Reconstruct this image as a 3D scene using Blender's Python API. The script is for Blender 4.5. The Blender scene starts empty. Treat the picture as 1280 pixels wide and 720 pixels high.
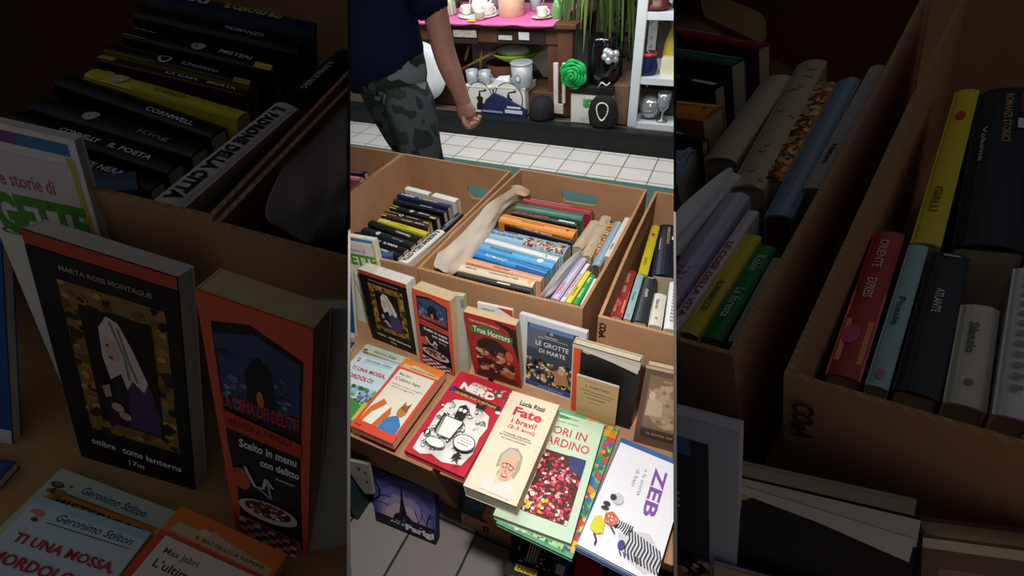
import bpy, bmesh, math, random
from mathutils import Matrix, Vector
R3 = math.radians
SC_ = bpy.context.scene
# ------------------------------------------------------------------ camera, world, lights, exposure
F_PX = 600.0
CAMROWS = [[0.91093,0.40712,-0.06677],[-0.21624,0.60899,0.76313],[0.35135,-0.68072,0.64279]]
MC = Matrix(CAMROWS)
cam_data = bpy.data.cameras.new('camera')
cam_data.sensor_fit = 'HORIZONTAL'; cam_data.sensor_width = 36.0
cam_data.lens = F_PX/1280*36.0; cam_data.clip_start = 0.02; cam_data.clip_end = 50
cam = bpy.data.objects.new('camera', cam_data); SC_.collection.objects.link(cam)
cam.matrix_world = MC.transposed().to_4x4()          # eye at the origin, floor 1.4 m below it
SC_.camera = cam
world = bpy.data.worlds.new('world'); SC_.world = world; world.use_nodes = True
bg = world.node_tree.nodes['Background']
bg.inputs[0].default_value = (0.80, 0.80, 0.86, 1); bg.inputs[1].default_value = 0.11
def area(name, loc, target, sx, sy, power, col=(1,1,1)):
    l = bpy.data.lights.new(name, 'AREA'); l.shape = 'RECTANGLE'; l.size = sx; l.size_y = sy
    l.energy = power; l.color = col
    o = bpy.data.objects.new(name, l); SC_.collection.objects.link(o)
    o.location = loc; d = Vector(target)-Vector(loc)
    o.rotation_euler = d.to_track_quat('-Z', 'Y').to_euler(); return o
area('stall_fill', (-0.128, 0.22, 0.02), (-0.33, 0.62, -0.9), 0.05, 0.05, 7.8, (1.0, 0.96, 0.91))  # unseen light added close to the eye to brighten the stall's covers
area('carton_fill', (-0.38, 0.95, 0.42), (-0.40, 0.90, -0.9), 0.22, 0.30, 5.0, (1.0, 0.96, 0.91))  # unseen light added above the cartons to lift their insides
area('left_copy_fill', (-0.75, 0.15, 0.85), (-0.50, 0.55, -0.45), 0.50, 0.40, 0.08, (1.0, 0.96, 0.92))  # weak unseen light added to set how dim the left copy looks
area('right_copy_fill', (0.55, 0.30, 0.85), (0.10, 0.80, -0.45), 0.50, 0.40, 0.17, (1.0, 0.96, 0.92))  # another added, unseen light, for the far parts of the right copy
area('aisle_lamp', (-1.3, 2.3, 1.2), (-1.1, 2.3, -1.4), 1.8, 0.5, 40, (0.95, 0.98, 1.0))
area('shop_fill', (-1.2, 2.40, 0.02), (-1.2, 3.3, -0.9), 2.6, 0.25, 21, (1.0, 0.97, 0.93))  # unseen strip of light added in the aisle to reach under the table
SC_.view_settings.view_transform = 'Standard'; SC_.view_settings.look = 'None'
SC_.view_settings.gamma = 1.0; SC_.view_settings.use_curve_mapping = False
SC_.view_settings.exposure = 0.0
# ------------------------------------------------------------------ frames: the bright middle stall and two added, tilted and enlarged copies of its parts
FR = {'C': (Matrix.Identity(3), 1.0),
      'L': (Matrix([[0.89096,-0.33073,0.31113],[0.31986,0.94347,0.08694],[-0.3223,0.02205,0.94638]]), 0.6),
      'R': (Matrix([[0.93564,0.24721,-0.25192],[-0.27873,0.95539,-0.09769],[0.21653,0.16162,0.9628]]), 0.6)}
NORM = {'L': Vector((0.75121,0.60304,-0.26837)), 'R': Vector((0.97542,0.16864,0.14182))}
T = -0.90                                             # table top below the eye
RIM = {'C': -0.68, 'L': -0.45, 'R': -0.5}
ZS = {'C': 1.0, 'L': 1.67, 'R': 1.48}
FLOOR = -1.4
K = 1280/404.0
def ray(px, py, fr='C'):
    if fr != 'C': px, py = (px-438)*K, (py-360)*K+360
    v = MC.transposed() @ Vector(((px-640)/F_PX, -(py-360)/F_PX, -1))
    return FR[fr][0].transposed() @ v
def atz(px, py, z, fr='C'):
    d = ray(px, py, fr); return d*(z/d.z)
def aty(px, py, y):
    d = ray(px, py); return d*(y/d.y)
def c1(u, v): return (438+u/3.168, v/3.168)
def c2(u, v): return (438+u/3.598, 180+v/3.598)
def c3(u, v): return (640+u/3.598, 180+v/3.598)
def zmap(z, fr): return RIM[fr]+(z+.63)*ZS[fr]
# ------------------------------------------------------------------ materials
def lin(h):
    h = h.lstrip('#'); c = [int(h[i:i+2],16)/255 for i in (0,2,4)]
    return tuple(x/12.92 if x <= .04045 else ((x+.055)/1.055)**2.4 for x in c)+(1,)
MATS = {}
def mat(col, rough=0.55, noise=0.0, scale=40, metal=0.0, spec=0.35, kind=None):
    key = (col, rough, noise, scale, metal, spec, kind)
    if key in MATS: return MATS[key]
    m = bpy.data.materials.new('m_'+col.lstrip('#')); m.use_nodes = True
    nt = m.node_tree; b = nt.nodes['Principled BSDF']; c = lin(col)
    b.inputs['Base Color'].default_value = c; b.inputs['Roughness'].default_value = rough
    b.inputs['Metallic'].default_value = metal; b.inputs['Specular IOR Level'].default_value = spec
    tc = nt.nodes.new('ShaderNodeTexCoord')
    if noise or kind:
        n = nt.nodes.new('ShaderNodeTexNoise'); n.inputs['Scale'].default_value = scale; n.inputs['Detail'].default_value = 5
        nt.links.new(tc.outputs['Object'], n.inputs['Vector'])
        r = nt.nodes.new('ShaderNodeValToRGB'); nz = noise or .15
        r.color_ramp.elements[0].position = .3; r.color_ramp.elements[1].position = .7
        r.color_ramp.elements[0].color = tuple(x*(1-nz) for x in c[:3])+(1,)
        r.color_ramp.elements[1].color = tuple(min(1, x*(1+nz)) for x in c[:3])+(1,)
        nt.links.new(n.outputs['Fac'], r.inputs['Fac']); out = r.outputs['Color']
        if kind in ('flute', 'leaves', 'camo'):
            w = nt.nodes.new('ShaderNodeTexWave'); w.wave_type = 'BANDS'
            w.bands_direction = {'flute': 'DIAGONAL', 'leaves': 'Z'}.get(kind, 'X')
            w.inputs['Scale'].default_value = {'flute': 70, 'leaves': 260}.get(kind, 5)
            w.inputs['Distortion'].default_value = 0.4 if kind != 'camo' else 8
            nt.links.new(tc.outputs['Object'], w.inputs['Vector'])
            mx = nt.nodes.new('ShaderNodeMixRGB'); mx.blend_type = 'MULTIPLY'
            mx.inputs[0].default_value = {'flute': .3, 'leaves': .35}.get(kind, .5)
            nt.links.new(out, mx.inputs[1]); nt.links.new(w.outputs['Color'], mx.inputs[2]); out = mx.outputs[0]
        if kind == 'camo2':
            n.inputs['Scale'].default_value = 7; n.inputs['Detail'].default_value = 1.5; cr = r.color_ramp; cr.interpolation = 'CONSTANT'
            cr.elements[0].position = 0; cr.elements[0].color = lin('#2c3134'); cr.elements[1].position = .42; cr.elements[1].color = lin('#474f52')
            for ps, cc in ((.52, '#333a33'), (.62, '#79838a')): e = cr.elements.new(ps); e.color = lin(cc)
        nt.links.new(out, b.inputs['Base Color'])
        bp = nt.nodes.new('ShaderNodeBump'); bp.inputs['Strength'].default_value = .12; bp.inputs['Distance'].default_value = .002
        nt.links.new(n.outputs['Fac'], bp.inputs['Height']); nt.links.new(bp.outputs['Normal'], b.inputs['Normal'])
    MATS[key] = m; return m
CARD = lambda: mat('#b28763', .8, .07, 18, 0, .2)
FLUTE = lambda: mat('#b88e66', .9, .1, 30, 0, .1, 'flute')
PAGES = lambda c='#d6c6a6': mat(c, .85, .06, 60, 0, .15, 'leaves')
# ------------------------------------------------------------------ mesh helpers
class MB:
    def __init__(s): s.bm = bmesh.new(); s.mats = []
    def mi(s, m):
        if m not in s.mats: s.mats.append(m)
        return s.mats.index(m)
    def face(s, pts, m):
        try: f = s.bm.faces.new([s.bm.verts.new(p) for p in pts])
        except ValueError: return
        f.material_index = s.mi(m); return f
    def box(s, a, b, m, top=None):
        (x0,y0,z0),(x1,y1,z1) = a, b
        v = [s.bm.verts.new(p) for p in ((x0,y0,z0),(x1,y0,z0),(x1,y1,z0),(x0,y1,z0),(x0,y0,z1),(x1,y0,z1),(x1,y1,z1),(x0,y1,z1))]
        for q in ((3,2,1,0),(4,5,6,7),(0,1,5,4),(1,2,6,5),(2,3,7,6),(3,0,4,7)):
            f = s.bm.faces.new([v[i] for i in q]); f.material_index = s.mi(top if (top and q == (4,5,6,7)) else m)
    def hexa(s, lo, hi, m, top=None):
        n = len(lo); a = [s.bm.verts.new(p) for p in lo]; b = [s.bm.verts.new(p) for p in hi]
        f = s.bm.faces.new(a[::-1]); f.material_index = s.mi(m)
        f = s.bm.faces.new(b); f.material_index = s.mi(top or m)
        for i in range(n):
            f = s.bm.faces.new((a[i], a[(i+1)%n], b[(i+1)%n], b[i])); f.material_index = s.mi(m)
    def lathe(s, prof, m, c=(0,0,0), n=24, smooth=True, axis=None, mats=None):
        rings = []
        for r, z in prof:
            rings.append([s.bm.verts.new((c[0]+max(r,1e-5)*math.cos(2*math.pi*i/n), c[1]+max(r,1e-5)*math.sin(2*math.pi*i/n), c[2]+z)) for i in range(n)])
        for k in range(len(rings)-1):
            for i in range(n):
                f = s.bm.faces.new((rings[k][i], rings[k][(i+1)%n], rings[k+1][(i+1)%n], rings[k+1][i]))
                f.material_index = s.mi(mats[k] if mats else m); f.smooth = smooth
        for rg, fl in ((rings[0], True), (rings[-1], False)):
            f = s.bm.faces.new(rg[::-1] if fl else rg); f.material_index = s.mi(m)
    def tube(s, pts, r, m, n=10, radii=None):
        pts = [Vector(p) for p in pts]; rings = []
        for i, p in enumerate(pts):
            d = (pts[min(i+1,len(pts)-1)]-pts[max(i-1,0)]).normalized()
            a = d.orthogonal().normalized() if i == 0 else (a - d*a.dot(d)).normalized()
            b = d.cross(a); rr = radii[i] if radii else r
            rings.append([s.bm.verts.new(p+a*rr*math.cos(2*math.pi*k/n)+b*rr*math.sin(2*math.pi*k/n)) for k in range(n)])
        for q in range(len(rings)-1):
            for k in range(n):
                f = s.bm.faces.new((rings[q][k], rings[q][(k+1)%n], rings[q+1][(k+1)%n], rings[q+1][k])); f.material_index = s.mi(m); f.smooth = True
        for rg in (rings[0][::-1], rings[-1]):
            f = s.bm.faces.new(rg); f.material_index = s.mi(m)
    def ball(s, c, r, m, sc=(1,1,1), u=14, v=9):
        t = bmesh.ops.create_uvsphere(s.bm, u_segments=u, v_segments=v, radius=r)
        i = s.mi(m)
        for q in t['verts']:
            q.co = Vector((q.co.x*sc[0]+c[0], q.co.y*sc[1]+c[1], q.co.z*sc[2]+c[2]))
            for f in q.link_faces: f.material_index = i; f.smooth = True
    def build(s, name, parent=None, loc=None, clip=None, bevel=0):
        me = bpy.data.meshes.new(name); s.bm.normal_update(); s.bm.to_mesh(me); s.bm.free()
        for m in s.mats: me.materials.append(m)
        o = bpy.data.objects.new(name, me); SC_.collection.objects.link(o)
        if parent: o.parent = parent
        if loc: o.location = loc
        if clip: CLIP.append((o, clip))
        if bevel:
            b = o.modifiers.new('bevel', 'BEVEL'); b.width = bevel; b.segments = 2; b.limit_method = 'ANGLE'
        return o
CLIP = []
def tag(o, label=None, cat=None, group=None, kind=None):
    if label: o['label'] = label
    if cat: o['category'] = cat
    if group: o['group'] = group
    if kind: o['kind'] = kind
    return o
def empty(name, m4=None, loc=None):
    o = bpy.data.objects.new(name, None); SC_.collection.objects.link(o); o.empty_display_size = .02
    if m4 is not None: o.matrix_world = m4
    if loc is not None: o.location = loc
    return o
# ------------------------------------------------------------------ lettering and cover artwork
TXT = {}
def text_polys(s, bold=0.0, shear=0.0):
    key = (s, bold, shear)
    if key in TXT: return TXT[key]
    cu = bpy.data.curves.new('t', 'FONT'); cu.body = s; cu.offset = bold; cu.shear = shear; cu.resolution_u = 2
    ob = bpy.data.objects.new('t', cu); SC_.collection.objects.link(ob)
    bpy.context.view_layer.update()
    me = bpy.data.meshes.new_from_object(ob.evaluated_get(bpy.context.evaluated_depsgraph_get()))
    vs = [v.co.xy.copy() for v in me.vertices]; fs = [tuple(p.vertices) for p in me.polygons]
    bpy.data.objects.remove(ob); bpy.data.meshes.remove(me); bpy.data.curves.remove(cu)
    if not vs: TXT[key] = ([], []); return TXT[key]
    x0 = min(v.x for v in vs); x1 = max(v.x for v in vs); y0 = min(v.y for v in vs); y1 = max(v.y for v in vs)
    TXT[key] = ([((v.x-x0)/max(x1-x0,1e-6), (v.y-y0)/max(y1-y0,1e-6)) for v in vs], fs); return TXT[key]
def art_mesh(mb, items, w, h, z0=0.0004, dz=0.00012, xf=None):
    """items are laid out in 0..1 across (u) and up (v) the face; each one lies a hair above the one before"""
    xf = xf or (lambda x, y, z: (x, y, z)); z = z0
    for it in items:
        k, col = it[0], it[1]; z += dz
        if k == 'R':
            a, b, c, d = it[2:6]
            mb.face([xf(x*w, y*h, z) for x, y in ((a,b),(c,b),(c,d),(a,d))], mat(col))
        elif k == 'P': mb.face([xf(x*w, y*h, z) for x, y in it[2]], mat(col))
        elif k == 'E':
            cu, cv, ru, rv = it[2:6]; ro = R3(it[6]) if len(it) > 6 else 0
            pts = []
            for i in range(20):
                a = 2*math.pi*i/20; ex, ey = ru*w*math.cos(a), rv*h*math.sin(a)
                pts.append(xf(cu*w+ex*math.cos(ro)-ey*math.sin(ro), cv*h+ex*math.sin(ro)+ey*math.cos(ro), z))
            mb.face(pts, mat(col))
        elif k == 'L':
            pts, wd = it[2], it[3]*w/2
            for (a, b), (c, d) in zip(pts, pts[1:]):
                p = Vector((a*w, b*h)); q = Vector((c*w, d*h)); n = (q-p)
                if n.length < 1e-9: continue
                n = Vector((-n.y, n.x)).normalized()*wd
                mb.face([xf(*v, z) for v in (p+n, p-n, q-n, q+n)], mat(col))
        elif k == 'T':
            s, u, v, wd, ht = it[2:7]; ro = R3(it[7]) if len(it) > 7 else 0; bold = it[8] if len(it) > 8 else 0.02
            vs, fs = text_polys(s, bold, it[9] if len(it) > 9 else 0)
            W, H = wd*w, ht*h; i = mb.mi(mat(col)); nv = []
            for x, y in vs:
                X, Y = x*W, y*H
                nv.append(mb.bm.verts.new(xf(u*w+X*math.cos(ro)-Y*math.sin(ro), v*h+X*math.sin(ro)+Y*math.cos(ro), z)))
            for f in fs:
                try: q = mb.bm.faces.new([nv[j] for j in f]); q.material_index = i
                except ValueError: pass
        elif k == 'B':                                  # scattered blots of colour: (cols, u0, v0, u1, v1, n, size, seed)
            cols, u0, v0, u1, v1, n, sz, seed = it[1:9]; rg = random.Random(seed)
            for _ in range(n):
                cu, cv = rg.uniform(u0,u1)*w, rg.uniform(v0,v1)*h; rr = sz*w*rg.uniform(.5,1.3); a0 = rg.random()*6
                m_ = 6; pts = []
                for q in range(m_):
                    a = a0+2*math.pi*q/m_; r2 = rr*rg.uniform(.6,1.1)
                    pts.append(xf(min(max(cu+r2*math.cos(a), u0*w), u1*w), min(max(cv+r2*math.sin(a), v0*h), v1*h), z))
                z += dz*.04
                mb.face(pts, mat(rg.choice(cols)))
def pose_matrix(fr, x, y, z, yaw, tilt):
    Rf, s = FR[fr]; a = R3(yaw); t = R3(tilt)
    ax = Vector((math.cos(a), math.sin(a), 0)); bk = Vector((-math.sin(a), math.cos(a), 0))
    u = math.cos(t)*Vector((0,0,1))+math.sin(t)*bk; n = ax.cross(u)
    B = Matrix((ax, u, n)).transposed()
    return Matrix.Translation(Rf @ Vector((x,y,z))*s) @ (Rf @ B).to_4x4()
PLACE = {'C': 'in the bright middle stall', 'L': 'in the dim enlarged copy at the left', 'R': 'in the dim enlarged copy at the right'}
def book(key, fr, label, cover='#333333', back=None, art=(), pages='#d8cdb4', group=None, hard=False, spine=None, name='book', cat='book', dy=0, sub=()):
    """a book lying or leaning with its front cover towards +z of its own axes"""
    x, y, z, yaw, tilt, w, h, t = POSE[(key, fr)]; s = FR[fr][1]
    m = pose_matrix(fr, x, y, z, yaw, tilt); w *= s; h *= s; t *= s
    off = Matrix.Translation((w/2, 0, -t)) if tilt < 60 else Matrix.Translation((w/2, h/2, -t))
    root = empty(name, m @ off); inv = off.inverted()
    c = min(.0022 if hard else .0009, t*.12)*max(1, s); o = .003*s if hard else .0008*s
    mb = MB(); M_ = mat(cover, .38, 0, 40, 0, .45)
    def bx(a, b, mm, top=None): mb.box(tuple(inv @ Vector(a)), tuple(inv @ Vector(b)), mm, top)
    bx((0,0,-c), (w,h,0), M_); bx((0,0,-t), (w,h,-t+c), mat(back or cover, .38, 0, 40, 0, .45))
    bx((0,0,-t+c), (c,h,-c), mat(spine or back or cover, .38, 0, 40, 0, .45))
    iv = inv
    art_mesh(mb, list(art), w, h, xf=lambda X, Y, Z: tuple(iv @ Vector((X, Y, Z))))
    mb.build('cover', root, clip=fr)
    mb = MB(); bx((c,o,-t+c), (w-o,h-o,-c), PAGES(pages)); mb.build('pages', root, clip=fr)
    tag(root, label, cat, group); return root
def spine_book(key, fr, label, cover='#222222', art=(), pages='#cfc0a0', group=None, name='book', cat='book', round_=.12, side=None):
    """a book standing with its spine up; the spine face is the pose's rectangle"""
    x, y, z, yaw, tilt, w, h, t = POSE[(key, fr)]; s = FR[fr][1]
    m = pose_matrix(fr, x, y, z, yaw, tilt); w *= s; h *= s*.96; t *= s
    root = empty(name, m @ Matrix.Translation((w/2, h/2, -t)))
    iv = Matrix.Translation((-w/2, -h/2, t)); c = min(.0016, h*.08)
    mb = MB(); Mc = mat(cover, .4, 0, 40, 0, .4); Ms = mat(side, .4, 0, 40, 0, .4) if side else Mc
    n = 7; b = h*round_
    prof = [(h*i/(n-1), -b+b*math.sin(math.pi*i/(n-1))**.6) for i in range(n)]
    P = lambda X, Y, Z: tuple(iv @ Vector((X, Y, Z)))
    inner = [(min(max(yy, c), h-c), zz-c*1.4) for yy, zz in prof]
    for X0, X1 in ((0, w),):
        for i in range(n-1):
            (y0,a0),(y1,a1) = prof[i], prof[i+1]; (i0,b0),(i1,b1) = inner[i], inner[i+1]
            f = mb.face([P(X0,y0,a0), P(X1,y0,a0), P(X1,y1,a1), P(X0,y1,a1)], Mc)
            mb.face([P(X1,y0,a0), P(X1,i0,b0), P(X1,i1,b1), P(X1,y1,a1)], Mc)
            mb.face([P(X0,y0,a0), P(X0,y1,a1), P(X0,i1,b1), P(X0,i0,b0)], Mc)
    for ya, yb in ((0, c), (h-c, h)):
        mb.box(P(0, ya, -t), P(w, yb, -b), Ms)
    zb = lambda X, Y: -b+b*math.sin(math.pi*min(max(Y/h, 0), 1))**.6
    art_mesh(mb, list(art), w, h, xf=lambda X, Y, Z: P(X, Y, zb(X, Y)+Z*1.5))
    mb.build('cover', root, clip=fr)
    mb = MB(); o = .0015
    mb.box(P(o, c, -t+o), P(w-o, h-c, -b-c), PAGES(pages)); mb.build('pages', root, clip=fr)
    tag(root, label, cat, group); return root
# ------------------------------------------------------------------ measured poses: x, y, z of the face's lower left corner, yaw, tilt, width, height, thickness (metres, degrees)
POSE = {
  ('white_a','C'): (-0.9393,1.1199,-0.735,-6.35,90.0,0.0973,0.0222,0.159),
  ('white_b','C'): (-0.8282,1.1081,-0.735,-7.28,90.0,0.0915,0.0252,0.159),
  ('blue_sp','C'): (-0.9455,1.0809,-0.74,-4.62,90.0,0.2004,0.0226,0.154),
  ('blue_sp','L'): (-0.9944,1.3905,-0.5502,16.08,90.0,0.4186,0.1421,0.3173),
  ('gloss','C'): (-0.9496,1.0602,-0.75,-3.21,90.0,0.1964,0.0235,0.144),
  ('gloss','L'): (-0.9913,1.3281,-0.5669,9.6,90.0,0.4031,0.0998,0.3006),
  ('s3','C'): (-0.9356,1.0229,-0.75,-4.7,90.0,0.1816,0.0191,0.144),
  ('s3','L'): (-0.9273,1.1903,-0.5669,6.19,90.0,0.3442,0.0698,0.3006),
  ('s4','C'): (-0.9362,0.9925,-0.75,-4.2,90.0,0.1732,0.0158,0.144),
  ('s4','L'): (-0.9025,1.0931,-0.5669,4.83,90.0,0.3103,0.0477,0.3006),
  ('s5','C'): (-0.9324,0.9732,-0.75,-3.47,90.0,0.1758,0.0119,0.144),
  ('s5','L'): (-0.8808,1.036,-0.5669,4.59,90.0,0.3073,0.0336,0.3006),
  ('s6','C'): (-0.9259,0.9447,-0.75,-6.42,90.0,0.1843,0.0222,0.144),
  ('s6','L'): (-0.8532,0.9589,-0.5669,-1.53,90.0,0.3141,0.0527,0.3006),
  ('s7','C'): (-0.9534,0.9311,-0.755,-9.37,90.0,0.2006,0.0263,0.139),
  ('s7','L'): (-0.8856,0.9179,-0.5752,-7.29,90.0,0.3337,0.0546,0.2922),
  ('s8','C'): (-0.9478,0.8883,-0.755,-6.1,90.0,0.1931,0.0277,0.139),
  ('s8','L'): (-0.8489,0.8133,-0.5752,-3.47,90.0,0.3022,0.056,0.2922),
  ('s9','C'): (-0.9647,0.8677,-0.76,-6.54,90.0,0.1989,0.0265,0.134),
  ('s9','L'): (-0.86,0.7665,-0.5836,-5.4,90.0,0.3021,0.0485,0.2839),
  ('s10','C'): (-0.9634,0.8333,-0.76,-4.8,90.0,0.198,0.0255,0.134),
  ('s10','L'): (-0.8379,0.696,-0.5836,-3.91,90.0,0.2872,0.0428,0.2839),
  ('bluesm','C'): (-0.8309,0.7961,-0.755,22.14,90.0,0.055,0.0209,0.139),
  ('bluesm','L'): (-0.6302,0.6219,-0.5752,35.11,90.0,0.0813,0.0575,0.2672),
  ('padrone','C'): (-0.7073,0.9401,-0.73,-96.85,90.0,0.1661,0.0299,0.164),
  ('padrone','L'): (-0.481,1.0135,-0.5335,-91.13,90.0,0.4214,0.0485,0.3173),
  ('blackcol','C'): (-0.6956,1.0365,-0.73,-94.5,90.0,0.0945,0.0233,0.164),
  ('blackcol','L'): (-0.4819,1.4118,-0.5335,-89.85,90.0,0.3871,0.0498,0.3173),
  ('thincol','C'): (-0.6789,0.9399,-0.735,-91.9,90.0,0.1593,0.0106,0.159),
  ('thincol','L'): (-0.4264,1.0205,-0.5418,-89.65,90.0,0.4151,0.0194,0.3173),
  ('b1dark','C'): (-1.2897,1.1725,-0.75,7.28,90.0,0.1292,0.0276,0.144),
  ('b1pink','C'): (-1.2641,1.1409,-0.75,3.16,90.0,0.1151,0.0276,0.144),
  ('red3','C'): (-0.5339,1.1422,-0.725,-1.14,90.0,0.2138,0.03,0.169),
  ('red3','R'): (-1.1787,1.9496,-0.5666,-32.93,90.0,0.7512,0.0422,0.296),
  ('green3','C'): (-0.5473,1.1088,-0.73,0.62,90.0,0.211,0.0382,0.164),
  ('green3','R'): (-1.0572,1.713,-0.574,-28.62,90.0,0.5265,0.0521,0.296),
  ('blk3','C'): (-0.5437,1.0899,-0.735,-2.45,90.0,0.2018,0.0226,0.159),
  ('blk3','R'): (-0.9344,1.4955,-0.5814,-26.58,90.0,0.3873,0.0374,0.2812),
  ('orange3','C'): (-0.5608,1.0372,-0.73,-3.25,90.0,0.2281,0.0415,0.164),
  ('orange3','R'): (-0.7992,1.2155,-0.574,-16.28,90.0,0.2665,0.0825,0.296),
  ('brn3','C'): (-0.5398,1.0314,-0.74,-6.27,90.0,0.2112,0.0133,0.154),
  ('brn3','R'): (-0.733,1.1331,-0.5888,-22.02,90.0,0.2469,0.0211,0.2812),
  ('sky3','C'): (-0.5742,0.9647,-0.74,-3.03,90.0,0.2405,0.054,0.154),
  ('sky3','R'): (-0.6157,0.8786,-0.5888,7.77,90.0,0.1165,0.1594,0.296),
  ('wht3','C'): (-0.5559,0.9372,-0.737,-5.02,90.0,0.2173,0.0185,0.157),
  ('blue3','C'): (-0.5609,0.907,-0.74,-4.4,90.0,0.2196,0.0286,0.154),
  ('blue3b','C'): (-0.5593,0.8788,-0.743,-6.25,90.0,0.2107,0.0324,0.151),
  ('peach3','C'): (-0.5738,0.8425,-0.74,-2.99,90.0,0.225,0.0199,0.154),
  ('cream3','C'): (-0.5664,0.8058,-0.74,-0.2,90.0,0.2056,0.028,0.154),
  ('black3','C'): (-0.5585,0.783,-0.74,0.52,90.0,0.2011,0.0166,0.154),
  ('beige_a','C'): (-0.3116,1.1187,-0.73,-93.53,90.0,0.136,0.0299,0.164),
  ('beige_a','R'): (-0.4723,1.3598,-0.574,-88.3,90.0,0.4105,0.0728,0.296),
  ('beige_b','C'): (-0.2873,1.1429,-0.725,-89.54,90.0,0.1978,0.0289,0.169),
  ('beige_b','R'): (-0.4061,1.4169,-0.5666,-85.47,90.0,0.5834,0.0669,0.296),
  ('pattern','C'): (-0.2621,1.1181,-0.73,-91.47,90.0,0.1511,0.0174,0.164),
  ('pattern','R'): (-0.3315,1.2937,-0.574,-87.96,90.0,0.4171,0.0443,0.296),
  ('bluegrey','C'): (-0.2475,1.1314,-0.73,-90.53,90.0,0.2081,0.0221,0.164),
  ('bluegrey','R'): (-0.2908,1.3109,-0.574,-87.71,90.0,0.5478,0.0476,0.296),
  ('whtcol_a','C'): (-0.2236,1.151,-0.725,-91.6,90.0,0.1916,0.0131,0.169),
  ('whtcol_a','R'): (-0.237,1.3527,-0.5666,-89.19,90.0,0.508,0.0289,0.296),
  ('whtcol_b','C'): (-0.21,1.1654,-0.725,-91.15,90.0,0.1986,0.0117,0.169),
  ('whtcol_b','R'): (-0.205,1.377,-0.5666,-89.29,90.0,0.5228,0.0247,0.296),
  ('lav','C'): (-0.2842,0.9353,-0.725,-95.02,90.0,0.1685,0.0199,0.169),
  ('lav','R'): (-0.3538,0.8128,-0.5666,-90.64,90.0,0.366,0.0452,0.296),
  ('pink','C'): (-0.2632,0.9229,-0.73,-95.22,90.0,0.1543,0.0093,0.164),
  ('pink','R'): (-0.2996,0.7711,-0.574,-91.54,90.0,0.3225,0.0198,0.296),
  ('yellow3','C'): (-0.2575,0.9,-0.735,-94.49,90.0,0.1245,0.0134,0.159),
  ('yellow3','R'): (-0.2819,0.7112,-0.5814,-91.19,90.0,0.2527,0.028,0.296),
  ('grn3','C'): (-0.2462,0.8966,-0.74,-93.37,90.0,0.1152,0.0152,0.154),
  ('grn3','R'): (-0.2555,0.6957,-0.5888,-90.56,90.0,0.229,0.0305,0.2812),
  ('whtcol_c','C'): (-0.2315,0.8845,-0.74,-91.48,90.0,0.1014,0.0116,0.154),
  ('whtcol_c','R'): (-0.2237,0.6677,-0.5888,-89.16,90.0,0.1965,0.0225,0.2812),
  ('yellow4','C'): (-0.1533,1.1753,-0.75,-86.68,90.0,0.2248,0.0238,0.144),
  ('yellow4','R'): (-0.0733,1.2863,-0.6036,-88.25,90.0,0.5166,0.0389,0.2812),
  ('navy4','C'): (-0.1361,1.1867,-0.75,-82.92,90.0,0.2262,0.0553,0.144),
  ('navy4','R'): (-0.0361,1.2843,-0.6036,-86.87,90.0,0.5042,0.0845,0.2812),
  ('red4','C'): (-0.1703,0.956,-0.75,-87.46,90.0,0.1714,0.0256,0.144),
  ('red4','R'): (-0.1069,0.7888,-0.6036,-87.97,90.0,0.3138,0.041,0.2812),
  ('lb4','C'): (-0.1414,0.947,-0.75,-87.39,90.0,0.1648,0.0165,0.144),
  ('lb4','R'): (-0.0581,0.7637,-0.6036,-88.66,90.0,0.2902,0.0251,0.2812),
  ('char4','C'): (-0.1244,0.9448,-0.75,-86.53,90.0,0.1603,0.0331,0.144),
  ('char4','R'): (-0.0301,0.7533,-0.6036,-88.75,90.0,0.2731,0.0471,0.2812),
  ('cream4','C'): (-0.0914,0.9028,-0.76,-84.67,90.0,0.1092,0.0308,0.134),
  ('cream4','R'): (0.0178,0.6681,-0.6184,-88.02,90.0,0.1749,0.0408,0.2664),
  ('white4','C'): (-0.0624,0.945,-0.75,-84.41,90.0,0.1626,0.0267,0.144),
  ('white4','R'): (0.0598,0.7401,-0.6036,-88.76,90.0,0.2571,0.0332,0.2812),
  ('gette','C'): (-0.8407,0.6823,-0.9,3.76,5.06,0.1183,0.2754,0.012),
  ('gette','L'): (-0.6035,0.4294,-0.9,3.16,6.51,0.1301,0.5218,0.014),
  ('bluestand','C'): (-0.8742,0.6177,-0.9,3.71,19.86,0.0694,0.192,0.015),
  ('bluestand','L'): (-0.7266,0.3466,-0.9,-0.46,23.74,0.0947,0.3597,0.016),
  ('portrait','C'): (-0.7583,0.6397,-0.9,-4.29,6.83,0.1455,0.2161,0.035),
  ('portrait','L'): (-0.528,0.3484,-0.9,-5.52,10.75,0.1912,0.4285,0.03),
  ('orange','C'): (-0.5905,0.6141,-0.9,-5.58,8.32,0.1051,0.2207,0.035),
  ('orange','L'): (-0.2446,0.2797,-0.9,-7.27,4.0,0.1192,0.5219,0.036),
  ('behind','C'): (-0.5153,0.6202,-0.9,6.44,9.95,0.0557,0.2176,0.014),
  ('behind','L'): (-0.1447,0.265,-0.9,17.9,11.95,0.0779,0.4815,0.02),
  ('freddy','C'): (-0.4446,0.6288,-0.9,-0.19,-0.92,0.1227,0.2082,0.02),
  ('whitecorner','C'): (-0.4306,0.654,-0.9,2.61,2.94,0.0824,0.206,0.006),
  ('grotte','C'): (-0.3371,0.6428,-0.9,-2.23,9.57,0.1523,0.1962,0.012),
  ('grotte','R'): (-0.3929,0.1171,-0.9,7.87,16.19,0.2862,0.4306,0.0178),
  ('darkbook','C'): (-0.1995,0.6142,-0.9,-1.01,3.17,0.1341,0.2022,0.02),
  ('darkbook','R'): (-0.1421,0.1313,-0.9,13.5,22.43,0.2064,0.3483,0.0296),
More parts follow.
